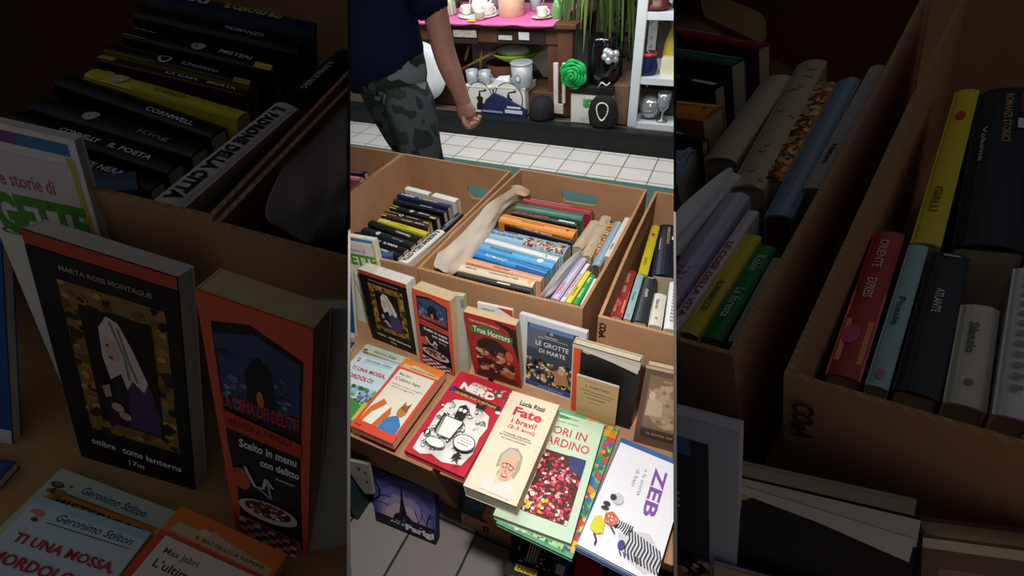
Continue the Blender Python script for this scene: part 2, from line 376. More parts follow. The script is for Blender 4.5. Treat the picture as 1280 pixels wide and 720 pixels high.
  ('booklet','C'): (-0.1817,0.6034,-0.9,-0.58,-1.22,0.086,0.1422,0.004),
  ('booklet','R'): (-0.1146,0.1175,-0.9,16.31,22.15,0.1373,0.2307,0.0059),
  ('brownbook','C'): (-0.0527,0.587,-0.9,3.24,10.13,0.1024,0.2039,0.02),
  ('brownbook','R'): (0.0874,0.167,-0.9,22.31,25.28,0.1293,0.3386,0.0296),
  ('darkflat','C'): (-0.887,0.556,-0.888,7.96,90.0,0.1083,0.0297,0.01),
  ('darkflat','L'): (-0.7479,0.2747,-0.88,0.75,90.0,0.1543,0.0372,0.0167),
  ('geroback','C'): (-0.755,0.4226,-0.888,-1.42,90.0,0.1347,0.1851,0.012),
  ('geroback','L'): (-0.5658,0.0939,-0.88,-9.37,90.0,0.2035,0.2259,0.02),
  ('gerofront','C'): (-0.7374,0.3919,-0.878,1.19,90.0,0.118,0.1782,0.01),
  ('gerofront','L'): (-0.5439,0.063,-0.8633,-7.2,90.0,0.1722,0.2059,0.0167),
  ('lupo','C'): (-0.609,0.3754,-0.855,-1.63,90.0,0.1127,0.2048,0.02),
  ('lupo','L'): (-0.369,0.0314,-0.8248,-12.37,90.0,0.1763,0.2507,0.0334),
  ('nerd','C'): (-0.4788,0.3798,-0.878,-2.17,90.0,0.144,0.2295,0.02),
  ('fate','C'): (-0.3101,0.3396,-0.83,0.68,90.0,0.1056,0.2273,0.038),
  ('fiori','C'): (-0.2475,0.3274,-0.87,2.64,90.0,0.1454,0.2493,0.016),
  ('flowers','C'): (-0.2414,0.3233,-0.888,-2.06,90.0,0.1468,0.2791,0.012),
  ('zeb','C'): (-0.0932,0.3414,-0.88,-5.09,90.0,0.1346,0.2218,0.008),
  ('zebunder','C'): (-0.0965,0.3382,-0.89,-4.77,90.0,0.1364,0.2425,0.01),
  ('parigi','C'): (-0.7104,0.3812,-1.4,2.69,17.17,0.2009,0.2052,0.02),
  ('space','C'): (-0.4715,0.4717,-1.4,0.07,12.36,0.1557,0.1818,0.04),
  ('album','C'): (-0.252,0.3297,-1.15,4.79,90.0,0.1793,0.1026,0.01),
  ('redmag','C'): (-0.1025,0.3523,-1.135,9.99,90.0,0.0579,0.0801,0.006),
}
# ------------------------------------------------------------------ the setting
def st(o): o['kind'] = 'structure'; return o
def tile_mat(name, tile, grout, sx, sy, gw, rough, rot=0):
    m = bpy.data.materials.new(name); m.use_nodes = True; nt = m.node_tree; b = nt.nodes['Principled BSDF']
    tc = nt.nodes.new('ShaderNodeTexCoord'); br = nt.nodes.new('ShaderNodeTexBrick')
    br.offset = 0; br.inputs['Scale'].default_value = 1; br.inputs['Brick Width'].default_value = sx; br.inputs['Row Height'].default_value = sy
    br.inputs['Mortar Size'].default_value = gw; br.inputs['Mortar Smooth'].default_value = .2
    c = lin(tile); br.inputs['Color1'].default_value = c; br.inputs['Color2'].default_value = tuple(x*.9 for x in c[:3])+(1,)
    br.inputs['Mortar'].default_value = lin(grout)
    mp = nt.nodes.new('ShaderNodeMapping'); mp.inputs['Location'].default_value = rot if rot else (0,0,0)
    nt.links.new(tc.outputs['Object'], mp.inputs[0]); nt.links.new(mp.outputs[0], br.inputs['Vector'])
    nt.links.new(br.outputs['Color'], b.inputs['Base Color']); b.inputs['Roughness'].default_value = rough
    return m
mb = MB(); mb.box((-4,-1.2,FLOOR-.1), (2.5,1.35,FLOOR), tile_mat('grey_tiles', '#a8a19e', '#3a3434', .181, .24, .004, .45, (.057,.02,0)))
st(mb.build('floor'))
mb = MB(); mb.box((-4,1.35,FLOOR-.1), (2.5,2.60,FLOOR+.002), mat('#42625d', .6, .08, 12)); st(mb.build('floor'))
mb = MB(); mb.box((-4,2.60,FLOOR-.1), (2.5,5,FLOOR+.001), tile_mat('cream_tiles', '#d0cec9', '#6f6a64', .187, .155, .004, .3, (.028,.0,0))); st(mb.build('floor'))
mb = MB(); mb.box((-5,4.6,FLOOR), (3,4.7,1.4), mat('#4a3b33', .8, .1, 4)); st(mb.build('wall_back'))
mb = MB(); mb.box((-5,2.975,FLOOR), (2,3.02,-1.262), mat('#060e0d', .35, .1, 8)); mb.box((-5,2.97,-1.262), (2,3.03,-1.25), mat('#161e1c', .4))
st(mb.build('trim_1'))
mb = MB(); mb.box((-5,3.02,FLOOR), (2,4.6,-1.262), mat('#5a4a40', .6, .12, 5)); st(mb.build('floor'))
# two added partitions that hide the trimmed cuts and block the stall's light
for nm, k, sg in (('added_divider_left','L',-1), ('added_divider_right','R',1)):
    n = NORM[k]; e1 = n.cross(Vector((0,0,1))).normalized()
    if e1.y < 0: e1 = -e1
    e2 = n.cross(e1); e2 = e2 if e2.z > 0 else -e2
    am = 1.9 if k == 'L' else 2.45
    pol = [(.05,-1.5),(.05,-.16),(.2,-.12),(.2,.62),(1.15,.62),(1.15,1.3),(am,1.3),(am,-1.5)]
    a = [e1*p+e2*q for p, q in pol]; b = [v+n*sg*.001 for v in a]
    mb = MB(); mb.hexa([v for v in a], [v for v in b], mat('#1c1714', .8, .05, 10)); st(mb.build(nm))
def frame_pt(fr, x, y, z): Rf, s = FR[fr]; return Rf @ Vector((x,y,z))*s
def frame_box(mb, fr, a, b, m, top=None):
    (x0,y0,z0),(x1,y1,z1) = a, b
    lo = [frame_pt(fr,*p) for p in ((x0,y0,z0),(x1,y0,z0),(x1,y1,z0),(x0,y1,z0))]
    hi = [frame_pt(fr,*p) for p in ((x0,y0,z1),(x1,y0,z1),(x1,y1,z1),(x0,y1,z1))]
    mb.hexa(lo, hi, m, top)
dark = mat('#2a211c', .9)
for fr, xa, xb in (('L',-3.2,.6), ('R',-3.4,2.4)):
    yb = 2.0 if fr == 'L' else 3.5
    mb = MB(); frame_box(mb, fr, (xa,yb,T-.06), (xb,yb+.05,1.6 if fr == 'L' else 1.0), dark if fr == 'L' else mat('#5f8a88', .6, .06, 6)); st(mb.build('added_backboard', clip=fr))  # added backboards block stray light; the right one shows through the hand hole
    mb = MB(); frame_box(mb, fr, (xa,-.25,T-.05), (xb,yb+.05,T), mat('#b0875a', .75, .06, 14)); 
    o = mb.build('display_board', clip=fr)
    tag(o, {'L':'tan cardboard base of the dim enlarged copy at the left', 'R':'tan cardboard base of the dim enlarged copy at the right'}[fr], 'table')
# support cartons under the stall
def poly_carton(name, lo, hi, label, m=None):
    mb = MB(); mb.hexa(lo, hi, m or CARD(), CARD())
    # tape seam and fold line drawn as thin raised strips
    o = mb.build(name, clip='C', bevel=.003); tag(o, label, 'cardboard box'); return o
poly_carton('support_carton', [(-1.5,.50,FLOOR),(-.50,.50,FLOOR),(-.46,1.25,FLOOR),(-1.5,1.25,FLOOR)],
            [(-1.5,.392,T),(-.412,.37,T),(-.40,1.25,T),(-1.5,1.25,T)], 'large closed brown carton on the grey tiled floor carrying the left half of the books')
poly_carton('support_carton', [(-.30,.56,FLOOR),(.35,.56,FLOOR),(.35,1.25,FLOOR),(-.30,1.25,FLOOR)],
            [(-.395,.372,T),(.35,.38,T),(.35,1.25,T),(-.395,1.25,T)], 'closed brown carton under the white zebra book and the flower book')
poly_carton('low_carton', [(-.245,.16,FLOOR),(.25,.16,FLOOR),(.25,.40,FLOOR),(-.245,.40,FLOOR)],
            [(-.245,.16,-1.165),(.25,.16,-1.165),(.25,.40,-1.165),(-.245,.40,-1.165)], 'low brown box on the floor under the football album', mat('#6d4c38', .8, .08, 12))
# ------------------------------------------------------------------ open cartons of books
def carton(fr, farL, farR, nearR, nearL, label, hole=None, th=.007, skip=(), writing=None):
    Rf, s = FR[fr]; m4 = Matrix.Translation((0,0,0)) @ (Rf*s).to_4x4()
    root = empty('open_carton'); cs = [Vector(p)*(1.0794 if fr == 'C' else 1) for p in (farL, farR, nearR, nearL)]; cen = sum(cs, Vector((0,0)))/4
    base = frame_pt(fr, cen.x, cen.y, T); root.matrix_world = Matrix.Translation(base)
    names = ('back_panel','right_panel','front_panel','left_panel')
    z0, z1 = T+.002, RIM[fr]
    def W(x, y, z): return frame_pt(fr, x, y, z)-base
    for i in range(4):
        if i in skip: continue
        a, b = cs[i], cs[(i+1)%4]; d = (b-a).normalized(); n = Vector((d.y,-d.x))
        if n.dot((a+b)/2-cen) < 0: n = -n
        n = n*th; a2, b2 = (a, b) if i in (1,3) else (a-d*th, b+d*th)
        mb = MB(); L = (b2-a2).length
        if i == 0 and hole:
            hc, hz, hw, hh = hole; bm = mb.bm
            outer = [(0,z0),(L,z0),(L,z1),(0,z1)]
            inner = []
            for k in range(24):
                an = 2*math.pi*k/24; cx = hw if math.cos(an) > 0 else -hw
                inner.append((hc*L+cx+hh*math.cos(an), hz+hh*math.sin(an)*(1+.15*math.sin(an*3+1))))
            vo = [bm.verts.new((p[0], p[1], 0)) for p in outer]; vi = [bm.verts.new((p[0], p[1], 0)) for p in inner]
            eds = [bm.edges.new((v[k], v[(k+1)%len(v)])) for v in (vo, vi) for k in range(len(v))]
            r = bmesh.ops.triangle_fill(bm, edges=eds, use_beauty=True)
            fs = [g for g in r['geom'] if isinstance(g, bmesh.types.BMFace)]
            ex = bmesh.ops.extrude_face_region(bm, geom=fs)
            for g in ex['geom']:
                if isinstance(g, bmesh.types.BMVert): g.co.z = 1
            mb.mi(CARD())
            for v in bm.verts:
                p = a2+d*v.co.x+n*v.co.z; v.co = W(p.x, p.y, v.co.y)
            bmesh.ops.recalc_face_normals(bm, faces=bm.faces[:])
        else:
            seg = 8; cfs = CARD()                       # walls bow a touch, as a loaded carton does
            for k in range(seg):
                q = [a2+d*L*(k/seg), a2+d*L*((k+1)/seg)]
                bow = [n.normalized()*.004*math.sin(math.pi*k/seg), n.normalized()*.004*math.sin(math.pi*(k+1)/seg)]
                lo = []; hi = []
                for z, lst, kk in ((z0, lo, 0), (z1, hi, 1)):
                    for p in (q[0]+bow[0]*kk, q[1]+bow[1]*kk, q[1]+bow[1]*kk+n, q[0]+bow[0]*kk+n): lst.append(W(p.x, p.y, z))
                mb.hexa(lo, hi, cfs, FLUTE())
            bmesh.ops.remove_doubles(mb.bm, verts=mb.bm.verts[:], dist=1e-5)
            bmesh.ops.recalc_face_normals(mb.bm, faces=mb.bm.faces[:])
        if i == 2 and writing:
            wu, wv, ww, wh = writing; f = n.normalized()
            def xf(X, Y, Z, a2=a2, b2=b2, d=d, n=n, f=f):
                p = b2-d*X+n+f*(Z+.004); return W(p.x, p.y, z0+Y)
            art_mesh(mb, [('T','#3a2d26','COeA',wu,wv,ww,wh,-90,.03)], 1, 1, xf=xf)
        mb.build(names[i], root, clip=fr)
    mb = MB(); mb.hexa([W(c.x,c.y,T+.0005) for c in cs[::-1]], [W(c.x,c.y,T+.004) for c in cs[::-1]], CARD()); mb.build('carton_bottom', root, clip=fr)
    tag(root, label, 'cardboard box', 'open cartons of second-hand books' if fr == 'C' else None); return root
carton('C', (-1.36,1.15), (-.950,1.15), (-.960,.70), (-1.36,.70), 'open brown carton at the far left of the stall, only its back corner in view')
carton('C', (-.934,1.150), (-.567,1.137), (-.586,.667), (-.945,.667), 'open brown carton of black and yellow thrillers with a torn heart-shaped hand hole', (.70,-.775,.020,.024))
carton('C', (-.533,1.158), (-.180,1.141), (-.197,.662), (-.563,.665), 'open brown carton with an oval hand hole, holding orange, blue and beige books', (.50,-.742,.040,.019))
carton('C', (-.146,1.139), (.26,1.135), (.26,.652), (-.151,.652), 'open brown carton at the right of the stall with dark letters on its front', None, writing=(.004,.208,.042,.015))
carton('L', (-1.35,1.92), (-.372,1.92), (-.338,.505), (-.95,.503), 'dim open carton of thrillers, leftmost in the enlarged left copy')
carton('L', (-.300,1.9), (.2,1.9), (.2,.492), (-.318,.495), 'dim open carton lined with pale paper, beside the thrillers carton in the enlarged left copy')
pR = atz(800,237.2,-.5,'R'); pQ = atz(740,227.2,-.5,'R')
dR = (Vector(pQ[:2])-Vector(pR[:2])).normalized()
e = Vector((-.190,1.66))+dR*2.3
carton('R', tuple(e), (-.190,1.66), (-.180,.385), (-.75,.385), 'dim open carton of mixed upright books, left one in the enlarged right copy', (.43,-.79,.34,.07))
carton('R', (-.105,1.6), (.7,1.6), (.7,.385), (-.108,.380), 'dim open carton holding the yellow and navy books in the enlarged right copy', None, writing=(.010,.36,.075,.024))
# ------------------------------------------------------------------ paper and plastic in the cartons
def sheet(fr, pairs, z_hi, z_lo, name, label, cat, col, sag=.012, seed=1, f=None):
    rg = random.Random(seed); f = f or (lambda x, y: (x, y)); rows = 7; grid = []
    for (a, b) in pairs:
        pa = atz(*f(*a), zmap(z_hi, fr), fr); pb = atz(*f(*b), zmap(z_lo, fr), fr); cl = []
        for r in range(rows):
            t = r/(rows-1); p = pa.lerp(pb, t); p.x += sag*math.sin(math.pi*t)*rg.uniform(-.2,1.5); p.z += sag*.5*rg.uniform(-1,1)*(0 < r < rows-1)
            cl.append(FR[fr][0] @ p*FR[fr][1])
        grid.append(cl)
    mb = MB(); m = mat(col, .6, .05, 25)
    vs = [[mb.bm.verts.new(p) for p in cl] for cl in grid]
    for i in range(len(vs)-1):
        for r in range(rows-1):
            q = mb.bm.faces.new((vs[i][r], vs[i+1][r], vs[i+1][r+1], vs[i][r+1])); q.material_index = mb.mi(m); q.smooth = True
    o = mb.build(name, clip=fr+'n')
    so = o.modifiers.new('thick', 'SOLIDIFY'); so.thickness = .0012
    ss = o.modifiers.new('sub', 'SUBSURF'); ss.levels = ss.render_levels = 2
    tag(o, label, cat); return o
pp = [((745,188),(752,262)),((705,215),(712,285)),((665,238),(685,315)),((625,262),(655,362)),((598,284),(632,420)),((552,312),(598,458)),((508,350),(566,495)),((462,392),(534,532)),((424,432),(506,560)),((392,490),(476,580)),((368,550),(448,596))]
sheet('C', pp, -.636, -.700, 'paper_sheet', 'crumpled beige packing paper along the left inside of the middle carton', 'paper', '#cfc3b4', f=c2)
pl = [(a, b) for a, b in pp if a[0] < 600]
sheet('L', pl, -.638, -.715, 'paper_sheet', 'crumpled beige packing paper in the dim enlarged left copy, inside the right-hand carton', 'paper', '#cfc3b4', sag=.02, f=c2)
pb = [((312,472),(322,502)),((285,492),(300,530)),((240,530),(272,565)),((200,575),(240,610)),((165,630),(205,660)),((140,665),(180,688)),((125,684),(160,694))]
sheet('C', pb, -.650, -.70, 'plastic_bag', 'crumpled white plastic bag beside the lavender book in the middle carton', 'bag', '#dcdce0', sag=.006, seed=4, f=c3)
sheet('R', [(a,b) for a,b in pb if a[0] > 190], -.650, -.70, 'plastic_bag', 'crumpled white plastic bag beside the lavender book in the dim enlarged right copy', 'bag', '#dcdce0', sag=.012, seed=4, f=c3)
sheet('C', [((-8,190),(-5,212)),((20,182),(22,226)),((45,186),(52,236)),((84,212),(60,238))], -.634, -.655, 'paper_scrap', 'torn paper flap folded over the back left corner of the middle carton', 'paper', '#c4ab8e', sag=.004, seed=7, f=c3)
# ------------------------------------------------------------------ artwork, shared by a book in the stall and its twin in a side copy
W_='#eeeae2'; BK='#15120f'
ART = {}
ART['portrait'] = [('R','#b8442c',0,.955,1,1),('R',BK,0,0,1,.95),('T','#a79a8c','MARTA ROSE MONTAGUE',.2,.895,.62,.018),
 ('R','#8a6a34',.17,.20,.90,.86),('B',['#c89a4a','#6b4c1f','#3a2812','#b07a2c','#2a1c10'],.17,.20,.90,.86,170,.045,3),
 ('R','#1b120d',.29,.27,.79,.79),('P','#241c30',[(.33,.27),(.36,.42),(.45,.50),(.62,.55),(.76,.40),(.78,.27)]),
 ('P','#4a3b66',[(.52,.28),(.55,.46),(.64,.56),(.74,.50),(.78,.36),(.77,.28)]),
 ('P','#d9d2c8',[(.43,.50),(.40,.60),(.41,.72),(.48,.775),(.56,.76),(.64,.66),(.72,.53),(.68,.48),(.60,.52),(.55,.47),(.52,.54)]),
 ('E','#d8b9a0',.475,.64,.055,.055,10),('E','#2a1a14',.455,.655,.010,.006),('E','#8a3a30',.465,.605,.016,.006),
 ('L','#8f877c',[(.55,.74),(.60,.60),(.64,.52)],.012),('L','#8f877c',[(.50,.76),(.57,.62),(.58,.52)],.012),
 ('E','#cfa98e',.45,.37,.05,.022,-20),('E','#cfa98e',.50,.335,.05,.02,-35),('P','#b8a890',[(.36,.46),(.42,.48),(.42,.42),(.37,.41)]),
 ('T',W_,'ombre',.16,.125,.2,.035,-3),('T',W_,'come',.42,.12,.17,.028,-3),('T',W_,'lanterns',.62,.115,.30,.035,-3),('T',W_,'17m',.46,.06,.13,.03,-3)]
ART['orange'] = [('R','#d9583a',0,0,1,1),('P','#17161d',[(.09,.03),(.11,.3),(.08,.5),(.10,.93),(.45,.955),(.92,.90),(.90,.5),(.93,.03)]),
 ('P','#39496f',[(.12,.66),(.11,.90),(.5,.93),(.89,.885),(.88,.66)]),('B',['#5d7599','#273455','#8699b0'],.12,.67,.88,.86,50,.05,9),
 ('P','#12131f',[(.36,.70),(.38,.82),(.50,.87),(.62,.83),(.66,.70)]),('E','#e07a3a',.50,.73,.035,.03),
 ('T','#c23a2c','LA CENA DEI DELITTI',.10,.665,.78,.05,-3,.03),('P','#c9452f',[(.09,.58),(.10,.65),(.91,.61),(.91,.55)]),('T','#7c211c','BRIVIDI A TAVOLA',.14,.595,.68,.03,-3),
 ('T',W_,'Scelto in menu',.22,.515,.64,.038,-4,.03),('T',W_,'con delitto',.44,.455,.45,.036,-4,.03),('T','#d8d0c4','Romanzo',.62,.41,.22,.015,-4),
 ('E','#c9533f',.20,.36,.11,.055),('L','#cfd0d6',[(.26,.43),(.36,.34),(.46,.345),(.5,.40),(.58,.36)],.035),('L','#9fa4b0',[(.40,.34),(.55,.30),(.52,.38)],.03),
 ('E','#d0c6bc',.5,.215,.38,.06,-6),('E','#3a2a28',.5,.225,.30,.042,-6),('B',['#d9b9a8','#b44a3c','#eee2d4','#7c3a2c'],.27,.19,.74,.27,60,.035,5),
 ('P','#c96a78',[(.10,.03),(.10,.155),(.92,.10),(.92,.0)])]+[('R','#efe0e0' if (i+j)%2 else '#8c2436',.11+.1*i,.035+.028*j-.004*i,.11+.1*i+.09,.035+.028*j+.022-.004*i) for i in range(8) for j in range(4)]
ART['gette'] = [('R','#e4e2d8',0,0,1,1),('R','#7a4a8c',.0,.955,.5,.985),('R','#3a7fa8',.5,.955,.93,.985),('R','#c8b84a',.88,.3,.95,.95),('P','#ded0cc',[(.1,.80),(.1,.93),(.9,.93),(.9,.80)]),
 ('T','#b86a80','le storie di',.2,.84,.5,.04),('T','#4f9a2c','GETTE',.06,.70,.86,.12,0,.05),('T','#2d6a1c','GETTE',.06,.695,.86,.02,0,.0),
 ('E','#a83040',.62,.44,.05,.03),('E','#1a1a1a',.62,.463,.028,.012),('E','#a83040',.70,.28,.03,.018),('B',['#2f5a33','#16341f','#47743a'],.3,.02,1,.16,60,.07,2),
 ('L','#7fae5a',[(.25,.02),(.3,.3),(.25,.5)],.03),('B',['#d9dccb','#c3cdb4'],.1,.2,.9,.66,20,.06,6)]
ART['bluestand'] = [('R','#1f4f8c',0,.08,1,1),('R','#d9d9d9',0,0,1,.075),('R','#2d6aa8',.1,.5,.9,.9)]
ART['behind'] = [('R','#a8a89c',0,0,1,1),('R','#6c8a5a',.85,.86,1,.96)]
ART['freddy'] = [('R','#a82a26',0,0,1,1),('P','#1a120f',[(.55,1),(1,.93),(1,.4),(.93,.6),(.85,.88)]),('T','#e8d8c8','I RACCONTI DELLA',.08,.90,.6,.03,-3),
 ('P','#3d7a3a',[(.08,.74),(.05,.82),(.40,.88),(.92,.80),(.90,.71),(.5,.73)]),('T','#f0e6da','True Horrors',.14,.755,.72,.09,-4,.03),
 ('P','#241813',[(.14,.50),(.20,.62),(.36,.70),(.58,.70),(.78,.60),(.84,.50)]),('B',['#8c4a30','#5a281c','#b98a68','#3a1a14','#d4ab88','#241813'],.12,.06,.9,.52,110,.07,8),
 ('P','#5a2a20',[(.05,.02),(.12,.14),(.36,.17),(.62,.15),(.95,.09),(.95,.02)]),('E','#c8642c',.78,.17,.10,.05),('E','#c8642c',.82,.50,.08,.08)]
ART['grotte'] = [('R','#c6ccd8',0,0,1,1),('R','#3c4352',.13,.09,.89,.93),('R','#5f79ae',.16,.87,.82,.93),('P','#5b6478',[(.13,.60),(.13,.87),(.45,.87),(.3,.6)]),('E','#8e9bb5',.50,.85,.03,.02),('R','#cfd3da',.40,.80,.60,.806),
 ('L','#e4e4e4',[(.3,.775),(.75,.775)],.006),('T','#b7bcc8','MARIO SERRA',.42,.79,.18,.012),('T','#f2f0ec','LE GROTTE',.27,.66,.50,.062,0,.0),('T','#f2f0ec','DI MARTE',.33,.565,.40,.055,0,.0),
 ('B',['#d8b98a','#1f1a18','#e6dcc8','#8a5a34','#2d3a44','#b8905a','#0e0c0c','#caa070'],.13,.12,.89,.47,230,.032,12),
 ('P','#b8825a',[(.62,.18),(.58,.34),(.66,.44),(.76,.40),(.82,.20)]),('E','#d8a880',.69,.38,.05,.045),('R','#2d4a86',.13,.05,.95,.10),('T','#c8d0e0','PICCOLI GRANDI LIBRI',.34,.065,.40,.014)]
ART['darkbook'] = [('R','#c8c2b4',0,0,1,1),('R','#d8502c',.02,.0,.13,.955),('P','#191513',[(.13,0),(.13,.955),(1,.90),(1,0)]),('P','#b7a85c',[(.14,.93),(.20,.965),(.32,.95),(.24,.91)]),('P','#d6cfc0',[(.16,.975),(.99,.93),(.98,.84),(.6,.90),(.16,.945)])]
ART['booklet'] = [('R','#c9a97a',0,0,1,1),('L','#8a6f4a',[(.22,.93),(.86,.93)],.008),('T','#3a2c22','L. TORTORI',.22,.80,.56,.045,0,.01),('L','#5a4632',[(.12,.72),(.9,.70)],.02),('T','#4a3828','della Repubblica Romana',.18,.63,.66,.03,0),('T','#4a3828','di sua Santita',.28,.55,.44,.03,0),('T','#4a3828','Tomo primo',.30,.45,.3,.022,0)]
ART['brownbook'] = [('R','#6a5242',0,0,1,1),('R','#bfae94',0,.965,1,1),('R','#8a6f56',.1,.16,1,.9),('T','#c0ae98','DIANA TORRI',.35,.84,.5,.025),('E','#b59a78',.55,.55,.42,.28),('B',['#a88a68','#c2a883','#94775a'],.12,.25,.98,.8,50,.08,4),
 ('P','#d0ba96',[(.12,.40),(.14,.60),(.24,.64),(.40,.60),(.44,.42)]),('E','#dcc8a8',.20,.66,.06,.05),('P','#241c18',[(.72,.34),(.74,.60),(.82,.68),(.9,.62),(1,.6),(1,.34)]),('E','#2a211c',.86,.70,.06,.05),('R','#4a382c',.1,.12,1,.24),('T','#a89070','la stanza del te',.22,.165,.6,.03)]
ART['geroback'] = [('R','#c2cf9c',0,0,1,1),('R','#b8cdb4',.0,.78,1,1),('T','#2b5a80','Geronimo Stilton',.26,.90,.52,.05,0,.02,.3),('L','#8a5a1c',[(.1,.86),(.9,.86)],.03),('P','#c88a2a',[(.06,.80),(.10,.855),(.92,.87),(.96,.80),(.8,.77),(.3,.77)]),('T','#3a1c10','MISTERIOSO',.14,.79,.72,.05,0,.03),('E','#4a4238',.08,.90,.05,.02),('B',['#3a332c','#8a6a3a'],.02,.78,.2,.92,12,.03,3),('B',['#d86a6a','#e8c8b0'],.85,.74,.99,.86,10,.03,4)]
ART['gerofront'] = [('R','#a9cfe0',0,0,1,1),('R','#c8e0e6',0,.5,1,.95),('T','#1f3f66','Geronimo Stilton',.26,.89,.66,.05,0,.01,.3),('L','#1f3f66',[(.22,.865),(.93,.87)],.006),('E','#d88a80',.10,.90,.06,.025),('E','#4a3a38',.12,.86,.03,.012),('E','#e8dcc8',.07,.88,.03,.015),
 ('T','#b8283c','TI UNA MOSSA,',.10,.70,.84,.07,0,.03),('T','#b8283c','MORDOLO!',.06,.58,.70,.07,0,.03),('B',['#4f7f3f','#78a850','#2f5c34','#8cb8d0','#5a6a8a'],.0,.25,1,.5,90,.06,10),
 ('P','#3f8a3f',[(0,.0),(0,.28),(.4,.34),(1,.22),(1,.0)]),('B',['#e8c02c','#c87c2a','#4a3a30'],.05,.05,.6,.28,26,.05,11),('R','#c8b84a',.9,.02,1,.3)]
ART['lupo'] = [('R','#d9482e',0,0,1,1),('R','#e0792c',0,.86,1,1),('P','#c9b48a',[(.06,.875),(.08,.925),(.34,.93),(.38,.955),(.44,.94),(.96,.90),(.96,.86)]),('T','#5a3c22','IL BATTELLO A VAPORE',.28,.882,.62,.018,0,.02),('E','#e8c0a0',.32,.925,.05,.018),
 ('R','#e2dccb',.07,.10,.93,.84),('T','#6a6a62','Max Jabri',.14,.755,.30,.04,0),('T','#2a2a2a',"L'ultimo lupo",.14,.68,.60,.055,0,.01),('T','#8c867a','storia di un cavaliere coraggioso',.14,.62,.74,.025,0),('T','#8c867a','e del suo re leggendario',.14,.585,.6,.022,0),
 ('P','#cf6a28',[(.07,.10),(.10,.28),(.24,.42),(.36,.38),(.30,.30),(.20,.24),(.15,.10)]),('P','#ebe4d8',[(.18,.10),(.22,.24),(.34,.34),(.50,.40),(.44,.28),(.38,.10)]),('P','#c8682a',[(.38,.10),(.44,.26),(.50,.36),(.58,.28),(.50,.10)]),
 ('P','#3f78b0',[(.50,.06),(.56,.24),(.74,.30),(.92,.20),(.93,.06)]),('E','#b87a34',.76,.36,.10,.08),('P','#8a5428',[(.68,.38),(.70,.48),(.76,.42),(.84,.48),(.84,.36)]),('E','#3f7fb8',.72,.16,.12,.06),('R','#d9482e',0,0,1,.085),('T','#8a1c14','NAR',.08,.03,.14,.03,0,.03)]
ART['nerd'] = [('R','#c22338',0,0,1,1),('T','#f4f0ea','DIARIO DI UN',.32,.905,.34,.022,-2,.02),('T','#f4f0ea','NERD',.16,.80,.62,.085,-2,.07),('T','#f4f0ea','SUPER',.30,.885,.30,.02,-2,.03),('P','#1f2433',[(.02,.73),(.06,.80),(.20,.79),(.95,.76),(.97,.70),(.80,.715),(.10,.75)]),('T','#e8c02c','UN SUPER EROE IN MUTANDE',.14,.735,.74,.026,-2,.02),
 ('B',['#a9a4a0','#5a5550','#d8d4d0'],.72,.82,.98,.95,24,.03,3),('E','#2d3e8c',.08,.765,.06,.02),('E','#e8e8e8',.95,.69,.045,.018),
 ('P','#efede8',[(.10,.05),(.08,.20),(.12,.30),(.10,.45),(.14,.60),(.22,.66),(.40,.69),(.62,.68),(.86,.62),(.93,.50),(.90,.38),(.94,.22),(.88,.08),(.60,.04),(.40,.07),(.25,.03)])]
rg_ = random.Random(31)
for _ in range(70):
    _u, _v = rg_.uniform(.14,.86), rg_.uniform(.10,.62); _r = rg_.uniform(.015,.036)
    ART['nerd'] += [('E','#2a2826',_u,_v,_r,_r*.6),('E','#f3f1ec',_u,_v,_r*.78,_r*.45)]
    if rg_.random() < .4: ART['nerd'].append(('L','#2a2826',[(_u-.04,_v-.02),(_u+.01,_v+.01),(_u+.05,_v-.01)],.012))
ART['nerd'] += [('P','#1d1b1a',[(.44,.44),(.42,.56),(.50,.60),(.58,.56),(.58,.44)]),('E','#f0eee9',.47,.53,.03,.02),('E','#f0eee9',.54,.53,.03,.02),('P','#f3f1ec',[(.36,.22),(.32,.42),(.62,.42),(.58,.22)]),('L','#2a2826',[(.36,.22),(.32,.42),(.62,.42),(.58,.22),(.36,.22)],.012),('L','#2a2826',[(.28,.44),(.30,.24)],.03),
 ('E','#2a2826',.80,.24,.17,.082),('E','#f3f1ec',.80,.24,.155,.074),('T','#2a2826','Vi presento',.70,.265,.20,.014),('T','#2a2826','la mia grande',.69,.24,.22,.014),('T','#2a2826','avventura',.71,.213,.17,.014),('E','#2a2826',.42,.14,.16,.045),('E','#f3f1ec',.42,.14,.15,.04),
 ('P','#1d1b1a',[(.76,.10),(.79,.13),(.80,.17),(.83,.13),(.88,.12),(.84,.10),(.86,.05),(.81,.08),(.76,.05)]),('P','#1d1b1a',[(.66,.60),(.63,.67),(.71,.64),(.80,.68),(.78,.60)]),('E','#2a2826',.22,.20,.06,.03),('P','#f3f1ec',[(.20,.2),(.22,.23),(.25,.2),(.22,.17)])]
